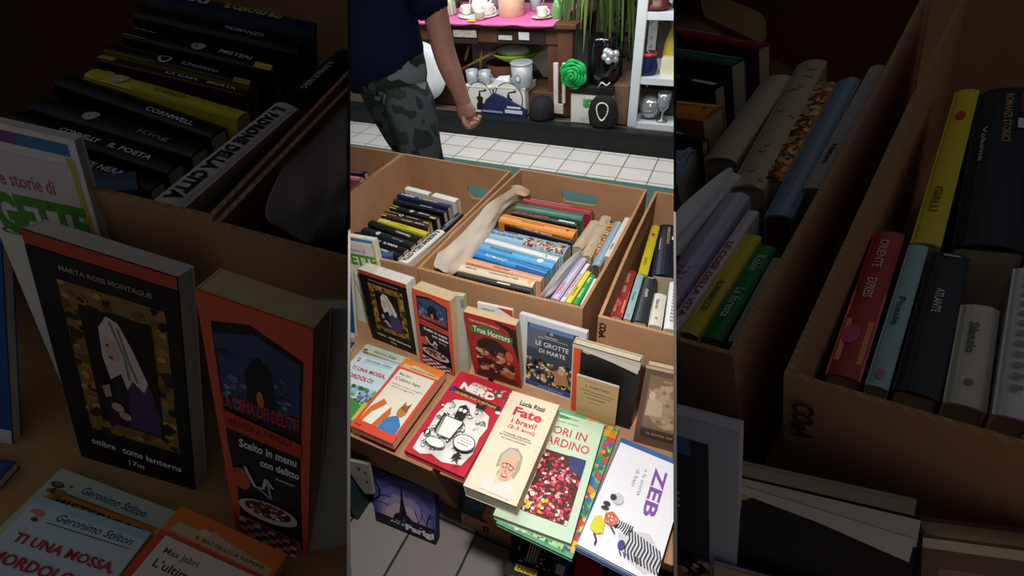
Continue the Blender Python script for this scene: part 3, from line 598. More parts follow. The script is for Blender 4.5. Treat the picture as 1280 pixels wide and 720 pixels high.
ART['fate'] = [('R','#e2d5bb',0,0,1,1),('B',['#c8a868','#d8c08c','#e8d8b0'],.02,.02,.10,.98,24,.016,1),('B',['#c8a868','#d8c08c'],.9,.35,.99,.98,22,.014,2),('T','#2f2a28','Lucia Rizzi',.26,.875,.52,.050,0,.03),
 ('T','#c8243a','Fate',.22,.755,.58,.095,0,.03),('T','#c8243a','i bravi!',.26,.675,.50,.060,0,.02),('T','#c8243a','(2-3 anni)',.25,.61,.54,.045,0,.015),('T','#6a5f52','Il metodo educativo',.22,.555,.54,.02),('T','#6a5f52','per farsi ascoltare dai bambini',.16,.53,.64,.018),('T','#6a5f52','con amore e fermezza',.22,.505,.5,.016),
 ('P','#e8c9b8',[(.28,.03),(.34,.12),(.50,.17),(.72,.12),(.84,.02)]),('P','#e9d6cf',[(.26,.03),(.30,.13),(.44,.17),(.50,.08),(.62,.15),(.80,.13),(.92,.03)]),
 ('P','#a99a88',[(.38,.24),(.36,.36),(.46,.44),(.62,.455),(.76,.40),(.80,.28),(.76,.19),(.70,.22),(.5,.3)]),('P','#d9a88a',[(.45,.24),(.45,.34),(.54,.385),(.70,.35),(.735,.25),(.68,.17),(.60,.135),(.52,.15)]),
 ('P','#c2b4a2',[(.42,.27),(.40,.36),(.50,.435),(.66,.42),(.76,.36),(.70,.35),(.58,.37),(.47,.335),(.45,.26)]),('L','#2a2220',[(.46,.285),(.58,.30),(.71,.275)],.016),('E','#3a2c28',.52,.275,.045,.022),('E','#e0b8a0',.52,.275,.034,.015),('E','#3a2c28',.65,.268,.045,.022),('E','#e0b8a0',.65,.268,.034,.015),
 ('L','#b87c68',[(.58,.27),(.57,.225),(.61,.222)],.012),('E','#b04a48',.595,.19,.06,.014),('E','#f4ece4',.595,.193,.045,.006),('L','#8c5a48',[(.46,.22),(.47,.17)],.010)]
ART['fiori'] = [('R','#c6ddc2',0,0,1,1),('E','#4f9a4c',.30,.965,.22,.02),('T','#3a7a3c','GIARDINAGGIO',.20,.955,.44,.02,0,.02),('T','#3a6a40','Manuale pratico',.30,.905,.36,.018),
 ('T','#c83c50','FIORI IN',.22,.79,.60,.075,0,.01),('T','#c83c50','GIARDINO',.14,.685,.76,.075,0,.01),('R','#5a1f24',.12,.10,.90,.63),('B',['#c8283c','#e05a6a','#8c1c2c','#e8a0a8','#2a3a1c','#b81c30','#f0e8d8','#d8506a','#1f2a18'],.12,.10,.90,.60,420,.028,7),
 ('P','#2f3f6a',[(.68,.63),(.72,.52),(.90,.47),(.90,.63)]),('B',['#d8b83a','#e8c84a','#f0e8d8'],.14,.12,.6,.26,26,.03,8)]
ART['flowers'] = [('R','#5fae86',0,0,1,1),('B',['#d8402c','#e8882c','#3f8a5c','#c83c6a','#f0c83c','#3c6aa8','#2f6a4a'],.86,.03,.995,.99,90,.06,5),('B',['#e8882c','#d84c2c','#c8b43a'],.5,.90,.99,.995,30,.06,6),('R','#bfe0b0',.02,.02,.86,.12),('T','#2f6a3c','Giardino',.30,.045,.3,.045,0,.03),('E','#f0f4e8',.58,.06,.06,.035),('P','#d8784c',[(0,.12),(0,.30),(.08,.30),(.08,.12)]),('E','#e8e0d0',.04,.18,.02,.014),('B',['#4fa860','#2f7a48','#e0e8d0'],.02,.01,.9,.10,30,.03,9)]
ART['zeb'] = [('R','#e9e9f0',0,0,1,1),('R','#f4f4f8',.12,.18,.88,.94)]
def zeb_text():
    a = []
    a.append(('T','#8250a8','ZEB',.58,.90,.74,.105,-88,.03)); a.append(('T','#6a6a78','e la scorta',.45,.84,.42,.03,-88,0)); a.append(('T','#6a6a78','di baci',.35,.81,.27,.03,-88,0))
    return a
ART['zeb'] = [('R','#e9e9f0',0,0,1,1)]+zeb_text()+[('P','#cfcfd8',[(.40,.26),(.46,.33),(.60,.30),(.78,.33),(.97,.22),(.99,.08),(.84,.03),(.62,.07),(.5,.14),(.42,.20)]),('E','#e6e6ee',.43,.29,.10,.055,30),('E','#2a2a30',.36,.27,.025,.02)]
for i in range(7): ART['zeb'].append(('L','#2a2a30',[(.36+.03*i,.245+.012*math.sin(i)),(.385+.028*i,.285),(.38+.03*i,.325)],.016))
for i in range(11):
    u_ = .52+.042*i; ART['zeb'].append(('L','#2a2a30',[(u_,.30-.006*i),(u_+.05,.22-.004*i),(u_+.03,.14-.004*i),(u_+.07,.09-.003*i)],.017))
for i in range(6): ART['zeb'].append(('L','#2a2a30',[(.50+.05*i,.10+.004*i),(.54+.05*i,.07)],.016))
ART['zeb'] += [('E','#4a3c7c',.50,.145,.045,.04),('E','#c8c8d0',.26,.48,.08,.05,20),('E','#33333a',.20,.475,.045,.028,20),('E','#2a2a30',.15,.40,.05,.02,10),('E','#33333a',.15,.36,.055,.016,10),('P','#d0684c',[(.20,.25),(.18,.32),(.26,.36),(.36,.33),(.36,.27),(.30,.24)]),
 ('B',['#e8e0d8','#b83828'],.20,.26,.34,.34,26,.012,4),('P','#d2d238',[(.06,.16),(.07,.26),(.15,.29),(.22,.24),(.24,.16),(.16,.13)]),('L','#3a3a40',[(.14,.13),(.20,.09),(.20,.05)],.025),('L','#3a3a40',[(.30,.24),(.38,.20)],.02)]
ART['zebunder'] = [('R','#3c6aa8',0,0,1,1)]
ART['parigi'] = [('R','#4a4e90',0,0,1,1),('P','#5c5ca8',[(0,0),(0,.75),(.2,.9),(.7,1),(1,.8),(1,0)]),('P','#8278c0',[(.05,0),(.08,.6),(.3,.8),(.7,.86),(.92,.62),(.96,0)]),('P','#b09cd0',[(.1,0),(.14,.45),(.34,.66),(.66,.70),(.84,.48),(.9,0)]),('P','#dcc0d4',[(.16,0),(.2,.36),(.38,.52),(.62,.54),(.76,.36),(.82,0)]),
 ('R','#17182a',.0,.0,1,.20),('P','#101120',[(.34,.18),(.42,.34),(.455,.60),(.47,.84),(.485,.84),(.50,.60),(.55,.34),(.66,.18)]),('P','#101120',[(.30,.16),(.34,.30),(.42,.36),(.56,.36),(.66,.26),(.7,.14)]),('P','#3d3c66',[(.45,.20),(.47,.30),(.51,.30),(.54,.20)]),
 ('L','#0d0e1a',[(0,.42),(.10,.52),(.12,.66),(.04,.80)],.03),('L','#0d0e1a',[(.10,.54),(.20,.60),(.30,.59)],.018),('L','#0d0e1a',[(.11,.58),(.05,.64),(0,.66)],.018),('L','#0d0e1a',[(.04,.42),(.16,.44),(.26,.42)],.014),('L','#0d0e1a',[(.88,.12),(.86,.34),(.92,.55)],.02),('L','#0d0e1a',[(.74,.12),(.73,.34),(.68,.50)],.016),
 ('L','#0d0e1a',[(.86,.34),(.80,.46),(.78,.6)],.012),('L','#0d0e1a',[(.73,.30),(.78,.42),(.80,.52)],.010),('L','#0d0e1a',[(.87,.42),(.96,.52)],.012),('B',['#12131f','#1c1d30'],.6,.12,.99,.3,40,.05,2),
 ('T','#f0ecf4','Aria di',.27,.125,.23,.055,2,.01),('T','#f4f0f6','Parigi',.52,.055,.46,.15,2,.05),('T','#b8b8c8','VIAGGI',.82,.87,.12,.014),('B',['#e0dce8'],.32,.185,.46,.21,8,.012,3)]
ART['space'] = [('R','#12202c',0,.28,1,1),('E','#1f4c66',.3,.66,.24,.20),('E','#3c7c94',.3,.66,.14,.12),('E','#14262f',.3,.66,.08,.07),('B',['#5a90a8','#c8dce4','#2c5468'],.02,.34,.6,.95,40,.012,3),('R','#dca07c',0,0,1,.27),('R','#3a2a26',.44,.06,.56,.18),('E','#dca07c',.5,.13,.02,.03),('P','#e07a3c',[(.42,.36),(.58,.86),(1,.72),(1,.20),(.6,.26)]),('P','#bfd8b8',[(.56,.42),(.66,.78),(1,.68),(1,.30)]),('P','#2a3030',[(.68,.5),(.74,.70),(1,.64),(1,.44)]),('E','#d8402c',.60,.36,.035,.03),('E','#d8402c',.74,.33,.035,.03)]
ART['album'] = [('R','#14161f',0,0,1,1),('B',['#e8e8ec','#1c2a5a','#2c3c80','#101018'],.08,.30,.55,.80,80,.02,3),('R','#e8e8e8',.20,.35,.36,.75)]+[('R','#16161c',.20+.035*i,.35,.215+.035*i,.75) for i in range(5)]+[('R','#2c5ab0',.56,.3,.74,.72),('R','#e8e8ec',.60,.3,.70,.5),('E','#c89878',.66,.76,.03,.06),('E','#c89878',.28,.80,.03,.06),('R','#e8c83a',.12,.10,.40,.24),('T','#181818','PANINI',.15,.13,.22,.08,0,.03)]
ART['redmag'] = [('R','#c02a30',0,0,1,1),('L','#7c1418',[(.2,.1),(.5,.6),(.8,.3)],.03),('R','#e0d0c8',.1,.86,.9,.92)]
ART['darkflat'] = [('R','#1f3f7c',0,0,1,1),('R','#3a5a9c',.5,.2,.95,.8)]
ART['whitecorner'] = [('R','#e4e4e8',0,0,1,1),('P','#c83c3c',[(.55,1),(1,1),(1,.9)]),('T','#4a5a8c','OMAGGIO',.1,.92,.4,.03)]
def wh(l, a, b, n=.3, **k):
    return ('T', '#e6e2da', l, a, n, b, .42)
ART['blue_sp'] = [('R','#2f52b4',0,0,1,1),('R','#101830',0,0,1,.22),('T','#d8cf58','IL CERCHIO BLU',.42,.42,.36,.36,0,.04),('T','#e0e0e4','NERI',.06,.40,.26,.34,0,.04)]
ART['gloss'] = [('R','#14141a',0,0,1,1),('T','#c8c8cc','ROMANZO',.52,.35,.24,.22),('R','#7c2430',.88,.1,.99,.9)]
ART['s3'] = [('R','#17130f',0,0,1,1),('R','#c9c23a',0,.1,.14,.9),('R','#d0c848',.86,.05,.98,.35),('E','#c0bcae',.46,.5,.045,.32),('T','#d8d4cc','MISTERI',.60,.35,.22,.35,0,.03)]
ART['s4'] = [('R','#1a1410',0,0,1,1),('R','#c9c23a',0,0,.30,1),('E','#d8d4c4',.38,.5,.045,.4),('E','#201c18',.38,.5,.025,.22),('T','#bdb9b0','Delitto',.50,.3,.26,.35),('R','#a8a020',.88,.0,1,.3)]
ART['s5'] = [('R','#3a1c18',0,0,1,1),('R','#c9a23a',0,.2,.10,.8),('T','#e0dcd4','LA CASA',.44,.3,.22,.4,0,.03),('T','#e0dcd4','MORTA',.72,.3,.2,.4,0,.03)]
ART['s6'] = [('R','#d2cb30',0,0,1,1),('R','#191511',0,0,.30,1),('R','#c9c23a',.06,.1,.11,.9),('E','#d8c8a0',.19,.5,.05,.36),('T','#6a6420','IL GIALLO',.42,.34,.2,.25),('R','#b0a820',.30,0,1,.12)]
ART['s7'] = [('R','#17151a',0,0,1,1),('R','#2a2230',.0,.6,1,.98),('T','#d8d8d8','CORNWELL',.56,.2,.30,.25,0,.03)]
ART['s8'] = [('R','#181b26',0,0,1,1),('E','#c8c8cc',.32,.5,.04,.3),('T','#8a90a0','King',.62,.25,.2,.3)]
ART['s9'] = [('R','#101218',0,0,1,1),('T','#e8e8ea','CONNELLY',.30,.30,.24,.3,0,.03),('T','#e8e8ea','IL POETA',.60,.30,.26,.3,0,.03)]
ART['s10'] = [('R','#0f1116',0,0,1,1),('T','#dcdcdc','LA NOTTE NERA',.36,.3,.44,.34,0,.03),('R','#3a5a8c',0,.0,.14,1)]
ART['bluesm'] = [('R','#3c5a80',0,0,1,1)]
ART['padrone'] = [('R','#d8d6ce',0,0,1,1),('T','#1c1a18','IL PADRONE DELLA CITTA',.06,.22,.90,.52,0,.05)]
ART['blackcol'] = [('R','#15141a',0,0,1,1),('T','#c8c8c8','IL SANGUE NERO',.3,.3,.5,.3)]
ART['thincol'] = [('R','#17171b',0,0,1,1)]
ART['red3'] = [('R','#a02438',0,0,1,1),('R','#8c1c2c',0,0,1,.3),('R','#d8c8c0',.10,.75,.7,.95)]
ART['green3'] = [('R','#2f6a52',0,0,1,1),('R','#4a8a6c',0,.55,1,.85),('R','#e0ddd2',.3,.94,.96,1)]
ART['blk3'] = [('R','#15120f',0,0,1,1),('T','#b8342c','DEAVER',.08,.3,.5,.5,0,.04),('R','#e0dcd4',.72,.3,.96,.6)]
ART['orange3'] = [('R','#e08a26',0,0,1,1),('R','#eaa040',0,.6,1,.9),('E','#7a3c14',.90,.5,.02,.1),('T','#b86a1c','avventura',.3,.35,.3,.2)]
ART['brn3'] = [('R','#2a1c16',0,0,1,1),('T','#d8d0c8','L OMBRA DEL VENTO',.20,.3,.5,.5,0,.03)]
ART['sky3'] = [('R','#8fb4cc',0,0,1,1),('T','#2f4f70','CRISTINA',.04,.66,.34,.22,0,.04),('T','#2f4f70','BLACKWATER',.06,.34,.42,.18,0,.03),('B',['#a85a40','#7c3c30','#d8c8b0','#c88a6a','#4a2a24'],.50,.05,.99,.7,120,.02,4),('T','#e8e8ec','THOR',.86,.72,.12,.2,0,.03)]
ART['wht3'] = [('R','#e2e2e0',0,0,1,1),('B',['#5a7ca8','#c8d0d8'],.8,.1,.98,.9,12,.012,2)]
ART['blue3'] = [('R','#4fa8d8',0,0,1,1),('E','#e8eef2',.82,.5,.04,.3),('T','#2a5a90','FONDAZIONE',.15,.3,.3,.35)]
ART['blue3b'] = [('R','#2a84c8',0,0,1,1),('R','#4a9ed4',0,.6,1,1),('T','#c8dcea','ROMANZI',.15,.25,.3,.3),('R','#1c5a98',.6,0,1,.3)]
ART['peach3'] = [('R','#e0a27c',0,0,1,1),('R','#ecb894',0,.6,1,1),('T','#8a5a40','Stories',.4,.25,.2,.35)]
ART['cream3'] = [('R','#dccdb0',0,0,1,1),('T','#5a5040','EMILIO',.08,.42,.15,.22),('T','#5a5040','I CAPOLAVORI DELLA POESIA',.40,.40,.40,.22,0,.02),('R','#d8b83a',.92,.3,.96,.7)]
ART['black3'] = [('R','#191614',0,0,1,1),('R','#dcd8d0',.55,.3,.72,.6)]
ART['beige_a'] = [('R','#b8a68c',0,0,1,1)]
ART['beige_b'] = [('R','#b9a78a',0,0,1,1),('R','#8f7f68',.22,0,.235,1),('R','#8f7f68',.78,0,.795,1),('B',['#ad9c80'],.0,.1,1,.9,14,.02,2)]
ART['pattern'] = [('R','#b8742c',0,0,1,1),('B',['#8a4a1c','#d8a05c','#6a3c1c','#e0c090'],0,.05,1,.95,90,.03,6)]
ART['bluegrey'] = [('R','#7f9bb0',0,0,1,1),('R','#96afc0',0,.5,1,.8)]
ART['whtcol_a'] = [('R','#d4cfc6',0,0,1,1),('T','#4a4440','Natura',.7,.3,.14,.4)]
ART['whtcol_b'] = [('R','#cfcac2',0,0,1,1),('T','#5a5450','Tutte le novelle',.25,.3,.4,.4)]
ART['lav'] = [('R','#b8b0cc',0,0,1,1),('R','#cac4dc',0,.5,1,.8),('T','#c84a8a','I RAGAZZI',.62,.2,.28,.5,0,.02)]
ART['pink'] = [('R','#e0d4dc',0,0,1,1),('T','#b84a5a','LE COSE DELLA VITA',.3,.2,.6,.6,0,.02)]
ART['yellow3'] = [('R','#ded23c',0,0,1,1),('T','#6a6420','ALMANACCO',.5,.25,.3,.4)]
ART['grn3'] = [('R','#1f9a4a',0,0,1,1),('T','#e8f0e8','Robin',.12,.25,.18,.5),('T','#e0ece0','La foresta',.5,.25,.3,.5)]
ART['whtcol_c'] = [('R','#d8d6ce',0,0,1,1)]
ART['yellow4'] = [('R','#d4c42c',0,0,1,1),('E','#b83a2c',.22,.5,.035,.2),('T','#7c741c','GIALLI',.7,.3,.14,.3)]
ART['navy4'] = [('R','#181d2a',0,0,1,1),('T','#a88a5c','ROMANZI STORICI',.06,.48,.36,.14,0,.03),('R','#7c1f2c',.05,.74,.2,.88),('R','#d8d4d0',.25,.72,.32,.86),('T','#c0c0c8','Volume',.30,.16,.24,.08)]
ART['red4'] = [('R','#a83c38',0,0,.5,1),('R','#e87a72',.46,0,1,1),('R','#e89a6a',.66,.1,.92,.9),('E','#d85a7c',.76,.35,.06,.25),('T','#e0b0a0','ORIENTE',.08,.3,.22,.3,0,.03),('T','#f0c8b8','EXPRESS',.38,.3,.14,.3)]
ART['lb4'] = [('R','#9cc0c4',0,0,1,1),('T','#3a6a74','Poesie',.42,.3,.2,.35),('E','#c87aa0',.93,.5,.03,.2)]
ART['char4'] = [('R','#2b3038',0,0,1,1),('T','#d0d0d0','ATLANTE',.30,.38,.18,.2,0,.03),('R','#c0c0c0',.02,.35,.035,.75)]
ART['cream4'] = [('R','#d6d0c0',0,0,1,1),('T','#6a6456','Silenzio',.2,.3,.32,.25),('E','#8a8476',.8,.5,.03,.1)]
ART['white4'] = [('R','#dedee0',0,0,1,1)]+[('R','#9a9aa0',.06+.07*i,.35,.09+.07*i,.65) for i in range(12)]
# (label, cover colour, side colour) for the spine-up books; ROWS run across their carton, COLS run away from the viewer
SP = {'blue_sp':('thick blue paperback with yellow spine lettering','#1c2a5c',None),'gloss':('glossy black book with a dark red end on its spine','#15151a',None),
 's3':('black thriller with a pale disc and a yellow left tip','#17130f',None),'s4':('black thriller whose left third is yellow, with a white ring','#1a1410','#8a8420'),
 's5':('dark maroon thriller with two white words on its spine','#3a1c18',None),'s6':('bright yellow thriller with a black left end and round portrait','#d2cb30',None),
 's7':('fat black hardback with small white lettering, before the yellow thriller','#17151a',None),'s8':('navy black book with a pale oval mark on its spine','#181b26',None),
 's9':('black book with two bold white words on its spine','#101218',None),'s10':('black book with blue left end, frontmost long spine','#0f1116',None),
 'bluesm':('small blue book with cream page ends near the front rim','#3c5a80',None),'padrone':('white book with tall black spine lettering beside the carton wall','#d8d6ce',None),
 'blackcol':('black book lying in line beyond the white lettered one','#15141a',None),'thincol':('thin black book between the white lettered book and the carton wall','#17171b',None),
 'red3':('crimson hardback nearest the hand hole','#a02438',None),'green3':('dark green hardback in front of the crimson one','#2f6a52',None),'blk3':('black book with red spine letters behind the orange one','#15120f',None),
 'orange3':('bright orange hardback with a dark dot at its right end','#e08a26',None),'brn3':('dark brown book with white letters, before the orange one','#2a1c16',None),
 'sky3':('pale blue thick book with red rocks pictured on its spine','#8fb4cc',None),'wht3':('white book between the rock-picture spine and the blue ones','#e2e2e0',None),
 'blue3':('light blue book with a white oval near its right end','#4fa8d8',None),'blue3b':('mid blue book, front one of the two blue spines','#2a84c8',None),'peach3':('peach coloured paperback in front of the blue books','#e0a27c',None),
 'cream3':('cream book with small dark spine lettering and a yellow mark','#dccdb0',None),'black3':('thin black book against the front wall of the carton','#191614',None),
 'beige_a':('plain beige old book leaning beside the beige ribbed one','#b8a68c',None),'beige_b':('worn beige old book with two raised bands on its spine','#b9a78a',None),
 'pattern':('orange brown book with a mottled pattern','#b8742c',None),'bluegrey':('blue grey cloth book with a brown rounded front end','#7f9bb0',None),
 'whtcol_a':('white book right of the blue grey one','#d4cfc6',None),'whtcol_b':('off-white book with small print against the right carton wall','#cfcac2',None),
 'lav':('lavender book with pink letters near the front','#b8b0cc',None),'pink':('very thin pale pink book left of the yellow one','#e0d4dc',None),'yellow3':('slim yellow book left of the green one','#ded23c',None),
 'grn3':('slim bright green book with white spine lettering','#1f9a4a',None),'whtcol_c':('slim white book right of the bright green one','#d8d6ce',None),
 'yellow4':('yellow book with a red spot near the top of its spine','#d4c42c',None),'navy4':('wide navy book with gold lettering','#181d2a',None),'red4':('red and salmon book with an orange lower half','#a83c38',None),
 'lb4':('pale teal book between the salmon and charcoal ones','#9cc0c4',None),'char4':('charcoal book with a short white title','#2b3038',None),'cream4':('short cream book right of the charcoal one','#d6d0c0',None),'white4':('white book with grey dashes at the far right of its carton','#dedee0',None)}
GRP = {'C':'second-hand books packed in the open cartons','L':'books packed in the dim enlarged left copy','R':'books packed in the dim enlarged right copy'}
SUF = {'C':', bright middle','L':', dim left','R':', dim right'}
for key, (lab, cov, side) in SP.items():
    for fr in 'CLR':
        if (key, fr) in POSE:
            spine_book(key, fr, lab+SUF[fr], cov, ART[key], group=GRP[fr], side=side, pages='#c9b899' if key != 'bluegrey' else '#7a5436', round_=.16)
for key, lab in (('white_a','white topped book lying at the far end of the thrillers row'),('white_b','white topped book right of the other white one behind the blue paperback')):
    spine_book(key, 'C', lab+', bright middle', '#ece9e2', [], group=GRP['C'])
spine_book('b1dark','C','dark book top seen in the carton at the far left of the stall','#241a24',[('R','#6a5a6a',.3,.2,.9,.6)],group=GRP['C'])
spine_book('b1pink','C','pinkish book just in front of the dark one in the far left carton','#a8586a',[('R','#c88a8a',.2,.3,.9,.8)],group=GRP['C'])
BOOKS = {
 'gette':('white children\'s book with big green capital letters and a ladybird',dict(cover='#dcdad0',pages='#e0dcd0')),
 'bluestand':('blue book with a white foot strip standing at the far left edge',dict(cover='#1f4f8c')),
 'portrait':('standing black book with gilt framed portrait of pale-haired lady',dict(cover='#15110f',back='#cfc8c0',pages='#ddd6cb')),
 'orange':('standing orange red paperback with night house and plate of food',dict(cover='#d9583a',back='#c8b08c',pages='#d0b892')),
 'behind':('grey book standing hidden behind the orange red paperback',dict(cover='#a8a89c',pages='#d0c8b0')),
 'freddy':('red horror paperback with a green title band and dark brown picture',dict(cover='#a82a26',back='#b8a080',pages='#cbb48c')),
 'whitecorner':('white booklet with a red corner peeping above the red horror paperback',dict(cover='#e4e4e8')),
 'grotte':('standing grey children\'s book, white capitals over a crowd of creatures',dict(cover='#c6ccd8',pages='#dcdce0')),
 'darkbook':('tall black book with an orange strip down its left side, standing',dict(cover='#191513',back='#b0a48c',pages='#c8bca4',hard=True)),
 'booklet':('small tan booklet leaning on the black book with the orange strip',dict(cover='#c9a97a',back='#8c94a8',pages='#c8ccd4')),
 'brownbook':('brown book with a teapot scene on its cover, standing at the right',dict(cover='#6a5242',pages='#c0a888',hard=True)),
 'darkflat':('dark blue booklet lying at the left behind the light blue mouse book',dict(cover='#1f3f7c')),
 'geroback':('yellow green mouse adventure book under the light blue one',dict(cover='#c2cf9c')),
 'gerofront':('light blue mouse adventure book with red capitals, lying flat',dict(cover='#a9cfe0')),
 'lupo':('orange red children\'s book with fox and blue shape, lying flat',dict(cover='#d9482e',pages='#d8bc9c')),
 'nerd':('red comic novel with crowded black and white doodles, lying flat',dict(cover='#c22338',hard=True)),
 'fate':('cream parenting book with red title and smiling grey-haired woman',dict(cover='#e2d5bb',pages='#e0d6c0')),
 'fiori':('pale green gardening book with a bed of red flowers on its cover',dict(cover='#c6ddc2',pages='#dcdccc')),
 'flowers':('green book with a border of bright blossoms, under the pale green gardening book',dict(cover='#5fae86')),
 'zeb':('large white picture book with purple letters and a zebra, lying at the right front',dict(cover='#e9e9f0')),
 'zebunder':('blue book lying under the white zebra picture book',dict(cover='#3c6aa8')),
 'parigi':('night blue book with the Eiffel tower, standing on the grey tiles',dict(cover='#1f2440',back='#2a2c54',pages='#3c3c70')),
 'space':('boxed book with a dark space picture and peach foot, standing on the grey tiles',dict(cover='#12202c',pages='#c89a7c')),
 'album':('dark football album with a yellow publisher tag on the low box',dict(cover='#14161f')),
 'redmag':('red magazine on the low box beside the football album',dict(cover='#c02a30'))}
for key, (lab, kw) in BOOKS.items():
    for fr in 'CLR':
        if (key, fr) in POSE:
            book(key, fr, lab+('' if fr == 'C' and (key,'L') not in POSE and (key,'R') not in POSE else SUF[fr]), art=ART[key],
                 group={'C':'books laid out and propped in front of the cartons','L':'books laid out in the dim enlarged left copy','R':'books propped in the dim enlarged right copy'}[fr], **kw)
# ------------------------------------------------------------------ the passer-by in the aisle
def skin(name, joints, edges, m, parent=None, sub=2, root=0):
    me = bpy.data.meshes.new(name); me.from_pydata([j[0] for j in joints], edges, []); me.materials.append(m)
    o = bpy.data.objects.new(name, me); SC_.collection.objects.link(o)
    if parent: o.parent = parent
    s = o.modifiers.new('skin', 'SKIN'); s.use_smooth_shade = True
    for i, j in enumerate(joints):
        v = me.skin_vertices[0].data[i]; r = j[1]; v.radius = r if isinstance(r, tuple) else (r, r); v.use_root = (i == root)
    ss = o.modifiers.new('sub', 'SUBSURF'); ss.levels = ss.render_levels = sub
    bpy.context.view_layer.update(); dg = bpy.context.evaluated_depsgraph_get()
    me2 = bpy.data.meshes.new_from_object(o.evaluated_get(dg)); o.modifiers.clear(); o.data = me2
    for p in me2.polygons: p.use_smooth = True
    return o
YP = 1.85
def pp_(u, v, dy=0): return tuple(aty(*c1(u, v), YP+dy))
pc = aty(478, 60, YP); px, py = pc.x, YP
SKINM = mat('#bd8a7a', .55, .1, 60)
elb = Vector(pp_(372, 215)); wr = Vector(pp_(440, 385)); sh = Vector((elb.x-.055, py+.02, -.02)); hd = Vector(pp_(464, 462))
kn0 = Vector(pp_(300, 690, -.15))
zt = FLOOR
J = [((px,py,-.50),(.09,.07)), ((px,py,-.28),(.12,.08)), ((px,py,-.06),(.12,.08)), ((px,py,.06),(.07,.07)), ((px,py,.13),(.055,.055)), ((px,py-.01,.22),(.075,.09)), ((px,py,.31),(.07,.085)),
     (tuple(sh),(.06,.06)), (tuple(elb),(.052,.052)), (tuple(wr.lerp(elb,.6)),(.050,.050)), (tuple(wr),(.034,.036)), (tuple(hd.lerp(wr,.35)),(.026,.046)),
     ((px-.20,py+.02,-.02),(.06,.06)), ((px-.27,py+.03,-.33),(.042,.042)), ((px-.24,py-.10,-.58),(.028,.03)), ((px-.23,py-.14,-.66),(.022,.038)),
     ((px+.07,py-.02,-.62),(.05,.05)), ((kn0.x,kn0.y,kn0.z),(.05,.05)), ((kn0.x+.01,kn0.y+.10,-1.31),(.04,.04)), ((kn0.x+.01,kn0.y-.02,-1.37),(.035,.02)),
     ((px-.07,py+.02,-.62),(.05,.05)), ((px-.12,py+.12,-.95),(.05,.05)), ((px-.13,py+.28,-1.30),(.045,.045)), ((px-.13,py+.16,-1.37),(.04,.025))]
E_ = [(0,1),(1,2),(2,3),(3,4),(4,5),(5,6),(2,7),(7,8),(8,9),(9,10),(10,11),(2,12),(12,13),(13,14),(14,15),(0,16),(16,17),(17,18),(18,19),(0,20),(20,21),(21,22),(22,23)]
person = empty('person', loc=(px, py, FLOOR))
def rel(j): return [((p[0]-px, p[1]-py, p[2]-FLOOR), r) for p, r in j]
body = skin('body', rel(J), E_, SKINM, person)
# right hand of the picture: palm side towards the thigh, fingers curled in a loose fist
pal = hd.lerp(wr, .2); dirv = (hd-wr).normalized(); side = Vector((0,-1,0)); out = dirv.cross(side).normalized()
J2 = [(tuple(wr),(.033,.035)), (tuple(pal),(.030,.052)), (tuple(hd+dirv*.01),(.027,.053))]; E2 = [(0,1),(1,2)]
hand = skin('hand', rel(J2), E2, SKINM, person, sub=2)
for k, (ln, off) in enumerate(((.030,.038),(.034,.013),(.032,-.013),(.026,-.036))):
    b0 = hd+side*off+dirv*.005; b1 = b0+dirv*ln-out*.004; b2 = b1-out*.026+dirv*.004; b3 = b2-out*.010-dirv*.024
    skin('finger', rel([(tuple(b0),.0155),(tuple(b1),.0145),(tuple(b2),.013),(tuple(b3),.011)]), [(0,1),(1,2),(2,3)], SKINM, person, sub=1)
th = pal+side*.036
skin('thumb', rel([(tuple(th),.013),(tuple(th+dirv*.035+side*.016-out*.01),.011),(tuple(th+dirv*.062+side*.006-out*.022),.009)]), [(0,1),(1,2)], SKINM, person, sub=1)
def loft(mb, rings, m, n=20, caps=True):
    rs = []
    for c, rx, ry, ax in rings:                       # ax: the ring's normal
        ax = Vector(ax).normalized(); u = Vector((1,0,0)); u = (u-ax*u.dot(ax)).normalized(); w = ax.cross(u)
        rs.append([mb.bm.verts.new(Vector(c)+u*rx*math.cos(2*math.pi*i/n)+w*ry*math.sin(2*math.pi*i/n)) for i in range(n)])
    for k in range(len(rs)-1):
        for i in range(n):
            f = mb.bm.faces.new((rs[k][i], rs[k][(i+1)%n], rs[k+1][(i+1)%n], rs[k+1][i])); f.material_index = mb.mi(m); f.smooth = True
    for r_, fl in ((rs[0], True), (rs[-1], False)):
        f = mb.bm.faces.new(r_[::-1] if fl else r_); f.material_index = mb.mi(m)
NAVY = mat('#131a36', .9, .15, 14, 0, .1)
def smooth(o):
    s_ = o.modifiers.new('sub', 'SUBSURF'); s_.levels = s_.render_levels = 1; return o
Z_ = (0,0,1)
def L_(x, y, z): return (x-px, y-py, z-FLOOR)
mb = MB(); loft(mb, [(L_(px-.035,py,-.70),.235,.17,(-.35,0,1)),(L_(px-.005,py,-.52),.205,.15,Z_),(L_(px,py,-.38),.19,.14,Z_),(L_(px,py,-.22),.195,.14,Z_),(L_(px,py,-.10),.205,.135,Z_),(L_(px,py,-.01),.195,.115,Z_),(L_(px,py,.045),.12,.09,Z_),(L_(px,py,.075),.07,.07,Z_)], NAVY)
for s_, e_, f_ in ((Vector((px+.15,py,-.035)), Vector(tuple(sh.lerp(elb,.75))), 1), (Vector((px-.15,py,-.035)), Vector((px-.25,py+.02,-.25)), -1)):
    d = (e_-s_).normalized(); loft(mb, [(L_(*s_.lerp(e_,t)), r, r, -d) for t, r in ((0,.085),(.3,.088),(.7,.085),(1,.082))], NAVY, 16)
smooth(mb.build('t_shirt', person))
CAMO = mat('#4a5256', .85, .3, 9, 0, .1, 'camo2')
